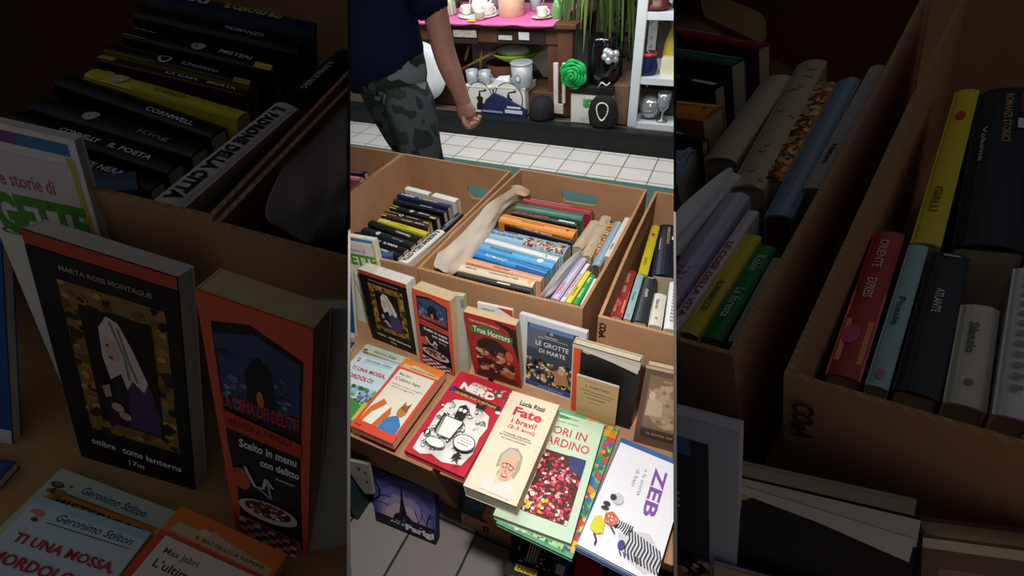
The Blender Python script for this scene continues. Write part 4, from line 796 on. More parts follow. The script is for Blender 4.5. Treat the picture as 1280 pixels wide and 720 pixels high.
kn = Vector(pp_(300, 690, -.15)); mb = MB()
loft(mb, [(L_(px,py,-.42),.17,.125,Z_),(L_(px,py,-.54),.198,.14,Z_),(L_(px,py,-.63),.195,.145,Z_),(L_(px,py,-.70),.18,.14,Z_)], CAMO)
hp = Vector((px+.085,py-.01,-.60)); an = Vector((kn.x+.01,kn.y+.10,-1.33))
loft(mb, [(L_(*hp),.125,.135,Z_),(L_(*hp.lerp(kn,.5)),.108,.115,Z_),(L_(*kn),.088,.095,Z_),(L_(*kn.lerp(an,.5)),.08,.09,Z_),(L_(*an),.075,.085,Z_)], CAMO)
hp = Vector((px-.09,py+.02,-.60)); k2 = Vector((px-.12,py+.12,-.95)); a2 = Vector((px-.14,py+.30,-1.31))
loft(mb, [(L_(*hp),.115,.125,Z_),(L_(*hp.lerp(k2,.5)),.10,.11,Z_),(L_(*k2),.085,.09,Z_),(L_(*a2),.075,.085,Z_)], CAMO)
for q in ((.16,.10,-.75,.05),(.10,.14,-.9,.06),(.05,.13,-.7,.04),(.19,.05,-.86,.045)):
    pass
smooth(mb.build('trousers', person))
SHOEX = ((an.x-px, an.y-py-.05), (-.14, .24))
hair = MB(); hair.ball((0, .015, 0), .105, mat('#4a4038', .9, .2, 60), (.86,1.02,.9)); hair.build('hair', person, loc=(0, 0, .31-FLOOR-.02))
mb = MB(); mb.ball((0,-.098,0), .014, SKINM, (.8,1.2,1.5)); mb.build('nose', person, loc=(0,0,.225-FLOOR))
for sx in (-1, 1):
    mb = MB(); mb.ball((sx*.03,-.086,.03), .011, mat('#e8e4e0', .3)); mb.ball((sx*.03,-.094,.03), .006, mat('#2a1c14', .3)); mb.build('eye', person, loc=(0,0,.225-FLOOR))
    mb = MB(); mb.ball((sx*.078,0,0), .022, SKINM, (.35,.8,1.3)); mb.build('ear', person, loc=(0,0,.225-FLOOR))
mb = MB(); mb.ball((0,-.085,-.042), .02, mat('#8c4a40', .5), (1.2,.4,.25)); mb.build('mouth', person, loc=(0,0,.225-FLOOR))
for dx, yy in SHOEX:
    mb = MB(); mb.ball((dx,yy,.045), .06, mat('#23201e', .5), (.8,1.9,.72)); mb.build('shoe', person)
tag(person, 'person in a navy t-shirt and grey camouflage trousers walking past, arm hanging', 'person')
# ------------------------------------------------------------------ the shop across the aisle
YS = 3.10; ZB = -1.25
def sp(u, v, y=YS): return aty(*c1(u, v), y)
def bx3(name, p0, p1, y0, y1, m, label=None, cat=None, parent=None, bevel=.002, group=None, drop=False):
    """a box whose near face spans two crop points at depth y0"""
    a, b = sp(*p0, y0), sp(*p1, y0); x0, x1 = sorted((a.x,b.x)); z0, z1 = sorted((a.z,b.z))
    if drop: z0 = ZB
    mb = MB(); cx, cy = (x0+x1)/2, (y0+y1)/2
    mb.box((x0-cx, y0-cy, 0), (x1-cx, y1-cy, z1-z0), m)
    o = mb.build(name, parent, bevel=bevel)
    o.location = Vector((cx, cy, z0)) - (parent.location if parent else Vector((0,0,0)))
    if label: tag(o, label, cat, group)
    return o, (x0, x1, z0, z1)
WOOD = mat('#5a3a28', .5, .18, 10); WOODD = mat('#2c1c14', .6, .15, 10)
tl, tr_ = sp(330,108,3.12), sp(885,62,3.12)
zt_ = (tl.z+tr_.z)/2; x0, x1 = tl.x-.45, tr_.x
table = empty('display_table', loc=((x0+x1)/2, 3.4, ZB)); tx = (x0+x1)/2
def tb(name, a, b, m=WOOD):
    mb = MB(); mb.box((a[0]-tx, a[1]-3.4, a[2]-ZB), (b[0]-tx, b[1]-3.4, b[2]-ZB), m); return mb.build(name, table, bevel=.004)
tb('tabletop', (x0-.02,3.10,zt_-.03), (x1+.02,3.78,zt_))
za = sp(800,178,3.14).z
tb('apron', (x0,3.14,za), (x1-.05,3.17,zt_-.03))
for ua, ub in ((400,500),(583,770)):
    a, b = sp(ua,170,3.135), sp(ub,122,3.135)
    f = tb('drawer', (a.x,3.128,a.z), (b.x,3.14,b.z), WOODD)
for xx in (x1-.11, x0+.02): tb('leg', (xx,3.13,ZB), (xx+.10,3.20,zt_-.03))
for xx in (x1-.10, x0+.02): tb('leg', (xx,3.68,ZB), (xx+.07,3.75,zt_-.03))
a = sp(785,400,3.16); b = sp(840,180,3.16); tb('leg', (a.x,3.15,ZB), (b.x,3.20,za+.02))
tag(table, 'dark brown wooden display table with a pink cloth, behind the walking person', 'table')
mb = MB(); n = 26; xa, xb = x0+.3, sp(803,60,3.08).x; PK = mat('#d765a0', .75, .06, 20)
va = []
for i in range(n+1):
    x = xa+(xb-xa)*i/n; wv = .006*math.sin(i*1.7)
    va.append([mb.bm.verts.new(p) for p in ((x,3.70,zt_+.004),(x,3.12,zt_+.004),(x,3.085+wv,zt_-.002),(x,3.082+wv,zt_-.016-.004*math.sin(i*.9)),(x,3.088+wv,zt_-.016-.004*math.sin(i*.9)),(x,3.125,zt_+.001),(x,3.70,zt_+.001))])
for i in range(n):
    for k in range(6):
        f = mb.bm.faces.new((va[i][k], va[i+1][k], va[i+1][k+1], va[i][k+1])); f.material_index = mb.mi(PK); f.smooth = k in (1,2)
tag(mb.build('pink_cloth'), 'bright pink cloth draped along the dark display table', 'tablecloth')
WC = mat('#e4e0dc', .25, 0, 40, 0, .6)
def on_table(u, y=3.3): p = sp(u, 60, y); return Vector((p.x, y, zt_+.005))
def lathe_thing(name, loc, prof, m, label, cat, n=22, extra=None, group=None, mats=None):
    root = empty(name, loc=loc); mb = MB(); mb.lathe(prof, m, n=n, mats=mats); mb.build('body', root)
    if extra: extra(root)
    tag(root, label, cat, group); return root
def handle(m, r, z, rad=.022, ang=0, th=.004):
    def f(root):
        mb = MB(); pts = [(math.cos(ang)*(r+rad*math.sin(t)), math.sin(ang)*(r+rad*math.sin(t)), z+rad*math.cos(t)) for t in [math.pi*i/10 for i in range(11)]]
        mb.tube(pts, th, m, 8); mb.build('handle', root)
    return f
CUP = [(.018,0),(.03,.01),(.036,.05),(.036,.055),(.033,.055),(.028,.015)]
def teapot_extra(root):
    handle(WC, .05, .055, .03, math.pi)(root)
    mb = MB(); mb.tube([(.045,0,.04),(.075,0,.06),(.09,0,.09)], .01, WC, 10, [.014,.010,.007]); mb.build('spout', root)
    mb = MB(); mb.lathe([(.03,0),(.028,.01),(.008,.018),(.009,.03),(.002,.034)], WC); mb.build('lid', root, loc=(0,0,.10))
lathe_thing('tray', on_table(510,3.26), [(.10,0),(.135,.004),(.145,.012),(.14,.014),(.1,.008),(.02,.008)], WC, 'oval white porcelain tray under the white tea set on the pink cloth', 'tray')
base = on_table(510,3.26)+Vector((0,0,.01))
lathe_thing('teapot', base+Vector((0,.03,0)), [(.03,0),(.055,.02),(.062,.05),(.05,.085),(.03,.10)], WC, 'white porcelain teapot in the middle of the pink cloth', 'teapot', extra=teapot_extra)
lathe_thing('teacup', base+Vector((-.085,-.02,0)), CUP, WC, 'white teacup to the left of the teapot', 'cup', extra=handle(WC,.033,.03,.014,math.pi))
lathe_thing('teacup', base+Vector((.085,-.02,0)), [(a*1.15,b*1.1) for a,b in CUP], WC, 'white teacup to the right of the teapot', 'cup', extra=handle(WC,.038,.033,.014,0))
lathe_thing('saucer', on_table(760,3.22), [(.03,0),(.07,.012),(.072,.014),(.03,.004)], WC, 'white saucer near the right end of the pink cloth', 'saucer')
lathe_thing('teacup', on_table(760,3.22)+Vector((0,0,.008)), CUP, WC, 'white teacup on the saucer near the right end of the pink cloth', 'cup', extra=handle(WC,.033,.03,.014,0))
lathe_thing('teacup', on_table(513,3.13), CUP, mat('#c8c4b0',.3), 'cream cup with a yellow spot at the front edge of the pink cloth', 'cup', extra=handle(WC,.033,.03,.014,0))
lathe_thing('candle_holder', on_table(640,3.3), [(.085,0),(.088,.003),(.088,.17),(.084,.17),(.084,.16)], mat('#cfae90',.7,.08,30), 'wide beige cylinder standing on the pink cloth', 'candle holder')
lathe_thing('grey_mug', on_table(735,3.45), [(.03,0),(.036,.004),(.04,.11),(.037,.11),(.032,.01)], mat('#a9abb0',.4), 'grey mug behind the white saucer on the table', 'mug', extra=handle(mat('#a9abb0',.4),.038,.055,.02,0))
GL = mat('#9fb08f', .15, 0, 40, 0, .8)
lathe_thing('glass_bottle', on_table(818,3.24), [(.035,0),(.037,.005),(.034,.07),(.02,.09),(.02,.11),(.017,.11)], mat('#5f9a5a',.15,0,40,0,.8), 'small green glass vessel at the right end of the pink cloth', 'bottle')
lathe_thing('small_jug', on_table(848,3.4), [(.03,0),(.04,.03),(.03,.07),(.034,.09),(.03,.09)], mat('#b8b83a',.35), 'yellow jug at the right corner of the dark table', 'jug', extra=handle(mat('#b8b83a',.35),.034,.05,.02,0))
for i, (u, y) in enumerate(((362,3.2),(395,3.26))):
    def ribs(root, i=i):
        mb = MB()
        for k in range(10): a = 2*math.pi*k/10; mb.box((.042*math.cos(a)-.003,.042*math.sin(a)-.003,.01),(.042*math.cos(a)+.003,.042*math.sin(a)+.003,.085), mat('#c8ccb8',.2)); 
        mb.build('ribs', root)
    lathe_thing('glass_jar', on_table(u,y), [(.038,0),(.042,.005),(.042,.09),(.03,.11),(.03,.14),(.027,.14)], GL, ('pale green ribbed glass jar beside the sleeve of the person','pale green ribbed glass jar, right one of the two beside the person')[i], 'jar', extra=ribs, group=None)
mb = MB(); mb.ball((0,0,0), .028, mat('#dcd22c',.5), (1.3,.7,.2)); tag(mb.build('yellow_flower', loc=on_table(468,3.07)+Vector((0,.03,.003))), 'yellow leaf shaped dish at the front edge of the pink cloth', 'dish')
lathe_thing('dark_cup', on_table(425,3.5), CUP, mat('#3a302c',.4), 'dark cup standing behind the tray on the table', 'cup', extra=handle(mat('#3a302c',.4),.033,.03,.014,0))
lathe_thing('pewter_vase', on_table(580,3.5), [(.03,0),(.045,.04),(.03,.1),(.035,.15),(.03,.15)], mat('#9a9aa4',.35,0,40,.4), 'grey vase between the teapot and the beige cylinder', 'vase')
# below the table
def floor_at(u, y): p = sp(u, 480, y); return Vector((p.x, y, ZB))
def grinder_box(u0, u1, v0, v1, label):
    a, b = sp(u0,v1,3.06), sp(u1,v0,3.06); w = b.x-a.x; h = b.z-ZB
    root = empty('coffee_box', loc=((a.x+b.x)/2, 3.06, ZB)); mb = MB(); wm = mat('#d3d3cb', .5, .04, 20)
    mb.box((-w/2,0,0),(w/2,.2,h), wm)
    xf = lambda X, Y, Z: (X-w/2, -Z, Y)
    art_mesh(mb, [('E','#2a2a28',.5,.62,.44,.60),('E','#d3d3cb',.5,.62,.41,.565),('P','#1c1c1a',[(.36,.10),(.36,.30),(.42,.42),(.38,.60),(.46,.66),(.46,.76),(.54,.76),(.54,.66),(.62,.60),(.58,.42),(.64,.30),(.64,.10)]),('L','#1c1c1a',[(.5,.74),(.5,.84),(.68,.88)],.04),('E','#1c1c1a',.70,.90,.05,.04),('R','#d3d3cb',0,0,1,.1)], w, h, .001, .0004, xf)
    mb.build('carton', root, bevel=.002)
    mb = MB(); mb.box((-w/2-.004,-.004,h-.002),(w/2+.004,.204,h+.006), wm); mb.build('lid', root)
    tag(root, label, 'box')
grinder_box(470,568,350,490,'white box printed with a black coffee grinder, left one of the pair under the table')
grinder_box(574,690,355,495,'white box printed with a black coffee grinder, right one of the pair under the table')
# dark blue folded cloth in front
mb = MB(); a = floor_at(515,3.0); b = floor_at(690,3.0)
w = b.x-a.x; m = mat('#16224c', .7, .2, 16)
prof = [(0,.02),(.12,.10),(.3,.15),(.5,.13),(.7,.10),(.9,.07),(1,.05)]
for (p, q), (r, t) in zip(prof, prof[1:]):
    mb.hexa([(p*w,0,0),(r*w,0,0),(r*w,.03,0),(p*w,.03,0)], [(p*w,.005,q),(r*w,.005,t),(r*w,.025,t),(p*w,.025,q)], m)
art_mesh(mb, [('R','#c8ccd8',.55,.05,.93,.10),('R','#c8ccd8',.6,.12,.9,.15),('R','#8a90a8',.05,.04,.5,.07)], w, .5, .002, .001, lambda X,Y,Z:(X,-Z,Y))
tag(mb.build('blue_bag', loc=(a.x, 3.025, ZB)), 'dark blue folded bag with white printing in front of the coffee grinder boxes', 'bag')
bz = sp(680,350,3.16).z
# bucket and small things stand on the grinder boxes
top = sp(600,352,3.06).z+.008
TIN = mat('#a3adb2', .4, .08, 20, .2)
def bucket_extra(root):
    mb = MB(); mb.tube([(.076*math.cos(t), .0, .15-.02*math.sin(t)) for t in [math.pi*i/12 for i in range(13)]], .003, mat('#8a8a8a',.4,0,40,.8), 6); mb.build('handle', root)
    mb = MB(); mb.lathe([(.074,0),(.078,.004),(.078,.010),(.074,.013)], TIN); mb.build('rim', root, loc=(0,0,.145))
    mb = MB(); art_mesh(mb, [('E','#5a6a78',.5,.5,.4,.4),('E','#c8d0d4',.5,.5,.3,.3)], .05, .06, .074, .001, lambda X,Y,Z:(X-.025,-Z,Y+.04)); mb.build('emblem', root)
p = sp(683,355,3.12); lathe_thing('bucket', (p.x,3.12,top), [(.066,0),(.068,.004),(.074,.155),(.071,.155),(.064,.01)], TIN, 'pale blue metal bucket standing on the right coffee grinder box', 'bucket', extra=bucket_extra)
for i, (u, lab) in enumerate(((488,'grey blue tin cup on the left coffee grinder box, left one of two'),(537,'grey blue tin cup on the left coffee grinder box, right one of two'))):
    p = sp(u,348,3.12); lathe_thing('tin_cup', (p.x,3.12,top), [(.038,0),(.040,.003),(.044,.085),(.041,.085),(.037,.01)], TIN, lab, 'cup', extra=handle(TIN,.042,.045,.018,0,.003))
p = sp(610,352,3.12); mb = MB(); mb.hexa([(-.07,-.03,0),(.07,-.03,0),(.07,.04,0),(-.07,.04,0)],[(-.04,-.02,.05),(.06,-.02,.045),(.05,.03,.07),(-.03,.03,.06)],mat('#c8ccd0',.6,.1,20))
tag(mb.build('white_parcel', loc=(p.x,3.09,top), bevel=.006), 'small crumpled pale parcel between the tin cups and the bucket', 'parcel')
# inner shelf under the table carrying the basket and bowl
zs = sp(620,325,3.35).z
mb = MB(); a = sp(430,325,3.28); b = sp(770,325,3.28); mb.box((a.x,3.28,zs-.03),(b.x,3.66,zs),WOODD); mb.box((a.x,3.6,ZB),(b.x,3.66,zs-.03),WOODD)
tag(mb.build('low_shelf', bevel=.003), 'dark low shelf board under the display table', 'shelf')
p = sp(612,322,3.36); lathe_thing('wicker_basket', (p.x,3.38,zs), [(.10,0),(.13,.02),(.14,.13),(.13,.135),(.11,.02)], mat('#5c3428',.8,.25,50), 'reddish brown basket behind the pale blue bucket', 'basket')
p = sp(650,240,3.38); lathe_thing('green_bowl', (p.x+.02,3.38,zs+.137), [(.06,0),(.12,.03),(.19,.08),(.185,.084),(.1,.03)], mat('#8fae2c',.4), 'lime green bowl resting on the brown basket', 'bowl')
p = sp(645,205,3.38); mb = MB(); mb.ball((0,0,.02),.10,mat('#d8dcdc',.6,.1,14),(1.3,.8,.35)); tag(mb.build('white_cloth', loc=(p.x,3.38,zs+.19)), 'white folded cloth lying in the lime green bowl', 'cloth')
for i, (pa, pb, lab) in enumerate((((440,275),(580,200),'long wooden slat leaning beside the green bowl'),((455,240),(470,180),'short pale wooden peg upright under the table'),((515,275),(520,190),'wooden slat standing upright in front of the slanting one'))):
    a, b = sp(*pa,3.24), sp(*pb,3.24); mb = MB(); mb.tube([a-a, b-a], .012, mat('#8a6a44',.7,.15,20), 4); tag(mb.build('wooden_stick', loc=a), lab, 'stick')
a = sp(700,250,3.55); mb = MB(); P3 = [sp(*q,3.5)-a for q in ((705,235),(780,192),(785,305),(765,305),(735,262))]
mb.hexa([tuple(v) for v in P3], [tuple(v+Vector((0,.02,0))) for v in P3], mat('#cfcac4',.6,.05,10)); tag(mb.build('white_board', loc=a), 'pale slanted board standing behind the bucket', 'board')
bx3('brown_carton', (692,362), (860,510), 3.12, 3.40, mat('#59402f',.8,.1,14), 'brown carton beside the right coffee grinder box', 'cardboard box', drop=True)
for i, (u0, u1, v0) in enumerate(((803,822,250),(838,850,250))):
    bx3('white_post', (u0,v0), (u1,410), 3.09, 3.11, mat('#d0c8be',.5,.05,20), ('wider white upright strip at the right table leg','narrow white upright strip at the right table leg')[i], 'post')
bx3('price_card', (806,410), (842,452), 3.075, 3.085, mat('#b8b4a8',.5,.2,60), 'small pale card hanging under the white upright strips', 'card')
p = floor_at(757,3.06); lathe_thing('black_hat', (p.x,3.07,ZB), [(.085,0),(.09,.02),(.085,.09),(.06,.13),(.02,.145)], mat('#121016',.8,.2,30), 'dark rounded hat standing on the shop floor by the brown carton', 'hat')
p = sp(285,285,3.08); mb = MB(); mb.lathe([(.19,0),(.20,.004),(.20,.012),(.10,.016),(.01,.016)], mat('#d6dade',.3), n=32)
o = mb.build('white_plate', loc=(p.x,3.09,p.z)); o.rotation_euler = (R3(82),0,0); tag(o, 'large white round plate leaning behind the person', 'plate')
bx3('side_panel', (300,122), (425,480), 3.15, 3.5, mat('#3a251b',.6,.15,10), parent=table, drop=True)
bx3('photo_frame', (405,118), (500,150), 3.118, 3.126, mat('#a8a49c',.4,.3,60), 'small grey frame hanging on the table apron beside the drawer', 'frame')
bx3('postcard', (665,128), (708,160), 3.118, 3.126, mat('#c8ccd4',.4,.2,60), 'pale picture card fixed on the drawer front', 'card')
bx3('price_tag', (585,140), (640,160), 3.118, 3.126, mat('#b8b8b4',.4,.2,60), 'pale tag strip fixed on the drawer front left of the picture card', 'tag')
# green rose, vase, white box with necklace bust
p = sp(898,280,3.10); root = empty('fabric_rose', loc=(p.x,3.06,p.z-.11)); G = mat('#0f7f3c',.6,.15,30)
mb = MB(); mb.ball((0,0,.11),.075,G); mb.build('core', root)
rg = random.Random(2); G2 = mat('#17a050', .5, .12, 30)
for k, (r, n) in enumerate(((.012,1),(.026,3),(.043,4),(.060,5),(.074,6))):
    for j in range(n):
        a0 = 2*math.pi*j/n+k*.8; pts = []
        for i in range(9):
            a = a0+(2*math.pi/n*1.15)*(i/8); rr = r*(1+.10*math.sin(math.pi*i/8)); pts.append((rr*math.cos(a), -.078+.010*k+.004*math.sin(a*2), .11+rr*math.sin(a)))
        mb = MB(); mb.tube(pts, .010, G2, 8, [.004+.008*math.sin(math.pi*i/8) for i in range(9)]); mb.build('petal', root)
tag(root, 'big green fabric rose hanging beside the black vase', 'flower')
a = sp(872,514,3.04); b = sp(1037,382,3.04); w = b.x-a.x; h = b.z-ZB
root = empty('white_box', loc=((a.x+b.x)/2,3.04,ZB)); mb = MB(); mb.box((-w/2,0,0),(w/2,.25,h),mat('#cfccc8',.5,.05,10))
art_mesh(mb, [('B',['#3f8a4c','#5aa864'],.3,.55,.62,.85,14,.08,2),('B',['#9a9aa0'],.25,.05,.5,.25,12,.02,4)], w, h, .001, .0004, lambda X,Y,Z:(X-w/2,-Z,Y))
mb.build('carton', root, bevel=.003); mb = MB(); mb.box((-w/2-.004,-.004,h),(w/2+.004,.254,h+.05),mat('#1c1a1c',.5)); mb.build('lid', root, bevel=.004)
tag(root, 'white box with a dark lid and green leaf print, under the black vase', 'box')
bx3('brown_parcel', (1042,338), (1090,515), 3.08, 3.4, mat('#6a5040',.8,.1,14), 'brown parcel standing between the white box and the white shelving', 'cardboard box', drop=True)
zl = ZB+h+.05; p = sp(992,345,3.14); VB = mat('#0c0c10',.12,0,40,0,.8)
lathe_thing('black_vase', (p.x,3.16,zl), [(.08,0),(.095,.015),(.092,.13),(.078,.24),(.084,.27),(.078,.27),(.070,.23)], VB, 'tall glossy black vase on the white box with the dark lid', 'vase', n=28)
p = sp(1040,205,3.10); mb = MB(); [mb.ball((rg.uniform(-.03,.03),rg.uniform(-.02,.02),rg.uniform(-.03,.03)),.022,mat('#b8bcc0',.3,.1,40,.5)) for _ in range(9)]
tag(mb.build('silver_cluster', loc=(p.x,3.03,p.z)), 'silver berry cluster hanging at the rim of the black vase', 'ornament')
p = sp(900,362,3.05); mb = MB(); [mb.ball((.022*math.cos(k),.01*math.sin(k*2),.012*math.sin(k)),.014,mat('#d8bc70',.5),(1.2,.6,.8)) for k in range(6)]
tag(mb.build('cream_flower', loc=(p.x,3.03,zl+.02)), 'small cream flower on the dark lid of the white box', 'flower')
p = sp(1000,372,3.03); mb = MB(); mb.tube([(-.03,0,0),(-.01,-.005,.03),(.02,0,.01),(.04,0,.03)], .005, mat('#cfc8bc',.4), 8); tag(mb.build('ribbon', loc=(p.x,3.03,zl+.006)), 'pale curled ribbon on the dark lid of the white box', 'ribbon')
p = sp(996,515,2.99); root = empty('necklace_bust', loc=(p.x,3.0,ZB)); mb = MB(); mb.lathe([(.06,0),(.09,.03),(.10,.09),(.085,.16),(.05,.20),(.02,.205)], mat('#0e0d10',.8,.1,30), n=26); mb.build('bust', root); root.scale = (1,.35,1)
mb = MB()
for k in range(26):
    t = 2*math.pi*k/26; mb.ball((.035*math.cos(t)+.006*math.sin(2*t), -.104+.015*abs(math.cos(t)), .115+.055*math.sin(t)), .0055, mat('#e4dccb',.25,0,40,0,.7), (1,2,1), 8, 6)
mb.build('pearl_string', root)
tag(root, 'black display bust wearing a pearl necklace in front of the white box', 'necklace stand')
# hanging plant
rg = random.Random(5); p = sp(995,0,3.3); root = empty('trailing_plant', loc=(p.x,3.3,-.62)); LF = [mat('#4e6a34',.6,.2,30), mat('#6d8446',.6,.2,30), mat('#34502a',.6,.2,30)]
mb = MB(); mb.lathe([(.10,0),(.14,.03),(.15,.16),(.14,.165)], mat('#5a4a3c',.7)); mb.build('pot', root, loc=(0,.02,.10))
for k in range(90):
    a = rg.uniform(0,2*math.pi); r0 = rg.uniform(.02,.13); ln = rg.uniform(.22,.60); sw = rg.uniform(.05,.20); mb = MB(); prev = None; w = rg.uniform(.008,.016); m = rg.choice(LF)
    base_ = Vector((r0*math.cos(a), r0*math.sin(a)*.7, .28)); pts = []
    for i in range(9):
        t = i/8; pts.append(base_+Vector((sw*math.cos(a)*math.sqrt(t), sw*math.sin(a)*.7*math.sqrt(t), .10*math.sin(math.pi*min(1,t*2.2))*(1-t)-ln*t*t)))
    for i in range(8):
        ws = [w*math.sin(math.pi*(.12+.86*(i+j)/8)) for j in (0,1)]; sd = Vector((math.sin(a+.8), -math.cos(a+.8), 0))
        mb.face([pts[i]-sd*ws[0], pts[i+1]-sd*ws[1], pts[i+1]+sd*ws[1], pts[i]+sd*ws[0]], m)
    mb.build('leaf', root)
tag(root, 'trailing plant with long drooping green leaves left of the white shelving', 'plant')
root = empty('dark_bush', loc=(sp(1075,100,3.5).x,3.55,-1.0)); mb = MB()
for k in range(260):
    c = Vector((rg.gauss(0,.06), rg.gauss(0,.05), rg.uniform(.0,.62))); u = Vector((rg.uniform(-1,1),rg.uniform(-1,1),rg.uniform(-1,1))).normalized()*.028; v = u.orthogonal().normalized()*.012
    mb.face([c-u, c+v, c+u, c-v], mat('#16361f',.5,.2,30))
mb.build('foliage', root); mb = MB(); mb.tube([(0,0,-.26),(0,0,.5)], .012, mat('#2c2018',.8)); mb.lathe([(.06,-.26),(.08,-.1),(.07,-.1)], mat('#3a2c24',.7)); mb.build('stem', root)
tag(root, 'dark green leafy bush tucked against the white shelving post', 'plant')
# white shelving
SW = mat('#c6ccd0', .4, .03, 20)
xa = sp(1110,520,3.06).x; root = empty('white_shelving', loc=(xa,3.06,ZB))
za_ = [sp(1120,v,3.06).z for v in (62,318)]
for yy in (3.06, 3.46):
    for xx in (0, 1.05):
        mb = MB(); mb.box((xx-.028,yy-3.06,0),(xx+.028,yy-3.06+.03,1.5),SW); mb.build('post', root, bevel=.002)
for z in (ZB+.012, *za_, za_[0]+.55):
    mb = MB(); mb.box((-.02,0.004,z-ZB-.022),(1.07,.43,z-ZB+.018),SW); mb.build('shelf', root, bevel=.002)
mb = MB(); mb.box((0,.42,0),(1.05,.435,1.5),mat('#4c443e',.7,.08,8)); mb.build('back_board', root)
tag(root, 'white open shelving unit with ornaments at the right end of the shop', 'shelving')
def on_shelf(u, k, y): z = (za_[0] if k == 0 else za_[1] if k == 1 else ZB+.012)+.018; return Vector((sp(u,300,y).x, y, z))
lathe_thing('brown_jar', on_shelf(1185,0,3.14), [(.05,0),(.075,.01),(.08,.02),(.06,.035),(.065,.10),(.055,.16),(.05,.16)], mat('#5c2c22',.3), 'reddish brown jar on the upper white shelf', 'jar')
lathe_thing('tall_bottle', on_shelf(1262,0,3.2), [(.035,0),(.035,.12),(.012,.17),(.012,.2)], mat('#3a2a24',.3), 'dark bottle at the right of the upper white shelf', 'bottle')
lathe_thing('blue_cup', on_shelf(1172,1,3.14), [(.05,0),(.055,.01),(.062,.04),(.05,.09),(.048,.11),(.046,.125),(.04,.125)], mat('#1c2448',.3), 'dark blue cup with a red rim on the middle white shelf', 'cup', mats=[mat('#1c2448',.3)]*4+[mat('#c03028',.3)]*3)
lathe_thing('yellow_glass_vase', on_shelf(1262,1,3.24), [(.04,0),(.06,.05),(.05,.16),(.025,.24),(.035,.28),(.03,.28)], mat('#b8a83a',.2,0,40,0,.7), 'yellow glass vase on the middle white shelf', 'vase')
bx3('cream_candle_box', (1232,232), (1290,308), 3.12, 3.2, mat('#d8d2b8',.4,.05,20), 'cream candle block in front of the yellow glass vase', 'candle')
mb = MB(); pp2 = [(.012*math.cos(k*1.1), .012*math.sin(k*1.1), -k*.008) for k in range(48)]; mb.tube(pp2, .004, mat('#b8b4b0',.3,0,40,.5), 6)
tag(mb.build('spiral_chain', loc=Vector((sp(1195,100,3.12).x,3.12,za_[0]-.03))), 'thin silver spiral hanging under the upper white shelf', 'ornament')
p = sp(1180,490,3.16); mb = MB(); mb.ball((0,0,.075),.075,mat('#a8b0b4',.08,0,40,.6),(1,1,1),24,16); tag(mb.build('glass_ball', loc=Vector((p.x,3.16,ZB+.03))), 'silvery glass ball on the lowest white shelf', 'ball')
lathe_thing('glass_goblet', on_shelf(1256,2,3.12), [(.035,0),(.036,.004),(.008,.012),(.008,.06),(.035,.09),(.042,.18),(.039,.18),(.03,.095)], mat('#8f989c',.12,0,40,.3,.8), 'grey glass goblet at the right of the lowest white shelf', 'goblet')
p = on_shelf(1232,2,3.3); mb = MB(); mb.box((-.12,-.08,0),(.12,.08,.16),mat('#4c3c34',.6,.1,12)); 
o = mb.build('wooden_casket', loc=p, bevel=.004); tag(o, 'brown casket at the back of the lowest white shelf', 'box')
mb = MB(); mb.box((-.13,-.07,0),(.13,.07,.05),mat('#17171a',.4)); mb.box((-.10,-.05,.05),(.13,.05,.085),mat('#17171a',.4)); o = mb.build('black_camera_case', loc=p+Vector((0,0,.161)), bevel=.006); tag(o, 'black case lying on the brown casket, on the lowest white shelf', 'case')
mb = MB(); mb.box((-.12,-.01,0),(.12,.05,.012),mat('#d8d8d8',.4)); o = mb.build('white_leaflet', loc=p+Vector((.02,-.03,.248))); tag(o, 'white leaflet lying on the black case on the lowest white shelf', 'leaflet')
bx3('shop_poster', (895,120), (935,330), 3.6, 3.62, mat('#8a8c8c',.5,.15,8), 'grey panel standing behind the green rose', 'board')
# things low at the stall's left foot
a = aty(425,574,.40); root = empty('film_strip_card', loc=a); mb = MB()
P4 = [aty(px_,py_,.40)-a for px_,py_ in ((425,574),(461,581),(467,618),(456,617))]
mb.hexa([tuple(v) for v in P4], [tuple(v+Vector((0,.008,0))) for v in P4], mat('#c8c4bc',.5)); mb.build('card', root, clip='C')
mb = MB()
for (cx_, cy_, rx_) in ((449,585,5),(457,590,4),(459,601,5),(462,611,3)):
    c = aty(cx_,cy_,.40)-a; mb.face([(c.x+rx_*.0011*math.cos(t), -.002, c.z+rx_*.0009*math.sin(t)) for t in [2*math.pi*k/14 for k in range(14)][::-1]], mat('#2a2826',.4))
mb.build('window', root, clip='C'); tag(root, 'pale card strip with dark oval windows leaning at the left of the Eiffel tower book', 'card')
a = atz(428,720,FLOOR); BL_ = mat('#5c8ab0',.15,.1,10,0,.7)
b0 = Vector((a.x-.02, a.y-.02, FLOOR))
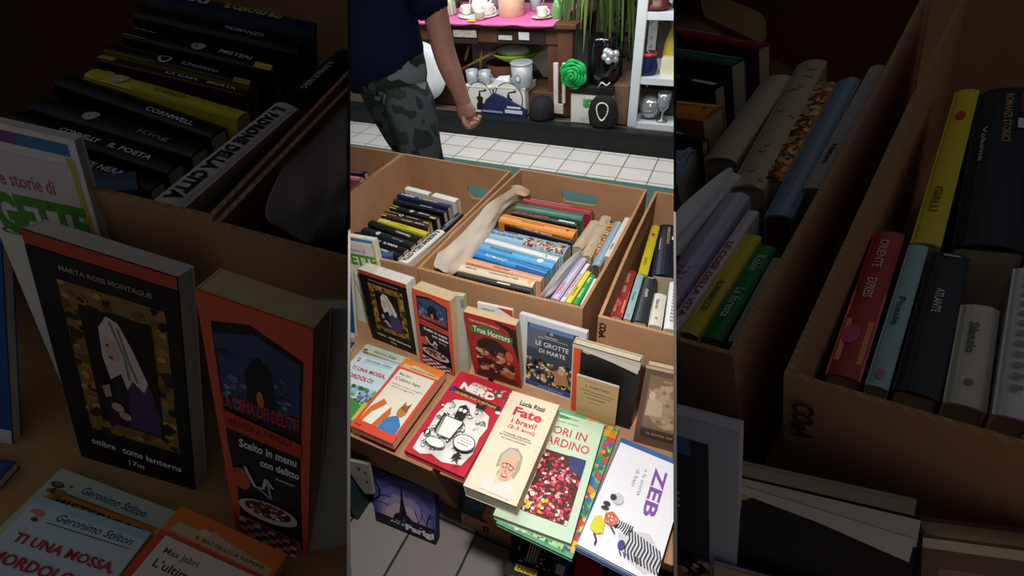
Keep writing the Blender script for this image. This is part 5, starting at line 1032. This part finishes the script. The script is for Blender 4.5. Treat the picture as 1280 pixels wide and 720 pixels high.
root = empty('water_bottle', loc=b0); mb = MB(); mb.lathe([(.05,0),(.056,.01),(.056,.17),(.05,.2),(.056,.22),(.05,.27),(.02,.31),(.018,.325)], BL_, n=28); mb.build('bottle_body', root, clip='C')
mb = MB(); mb.lathe([(.02,0),(.02,.018),(.017,.02)], mat('#2a5a9c',.4), n=20); mb.build('cap', root, loc=(0,0,.325), clip='C')
tag(root, 'pale blue plastic bottle on the floor left of the Eiffel tower book', 'bottle')
bx = MB(); a = atz(442,640,FLOOR); bx.box((-.12,0,0),(.0,.10,.16),mat('#1f3a38',.6,.1,10)); tag(bx.build('dark_crate', loc=(-.76,.36,FLOOR), clip='C', bevel=.003), 'dark teal crate on the floor at the far left under the stall', 'crate')
# ------------------------------------------------------------------ trim everything to its own side of the added partitions
bpy.context.view_layer.update()
for o, fr in CLIP:
    fill = not fr.endswith('n') and o.name.split('.')[0] not in ('cover', 'card', 'window'); fr = fr[0]
    sides = [('L', 1, .0003), ('R', -1, .0003)] if fr == 'C' else [(fr, -1 if fr == 'L' else 1, .0022)]
    mw = o.matrix_world; inv = mw.inverted()
    for k, sg, gap in sides:
        n = NORM[k]*sg                                   # keep the half where n.p > gap
        ds = [n.dot(mw @ v.co)-gap for v in o.data.vertices]
        if not ds or min(ds) >= 0: continue
        if max(ds) <= 0:
            o.data.clear_geometry(); continue
        bm = bmesh.new(); bm.from_mesh(o.data)
        co = inv @ (n*gap); no = (mw.to_3x3().transposed() @ n).normalized()
        r = bmesh.ops.bisect_plane(bm, geom=bm.verts[:]+bm.edges[:]+bm.faces[:], plane_co=co, plane_no=no, clear_inner=True, clear_outer=False)
        if fill:
            ed = [g for g in r['geom_cut'] if isinstance(g, bmesh.types.BMEdge) and g.is_valid]
            try: bmesh.ops.edgenet_fill(bm, edges=ed, mat_nr=0)
            except Exception: pass
        bm.to_mesh(o.data); bm.free()
gone = set(o for o, _ in CLIP if len(o.data.vertices) == 0)
par = set(o.parent for o in gone if o.parent)
for o in list(gone): bpy.data.objects.remove(o)
for p in par:
    if not p.children: bpy.data.objects.remove(p)
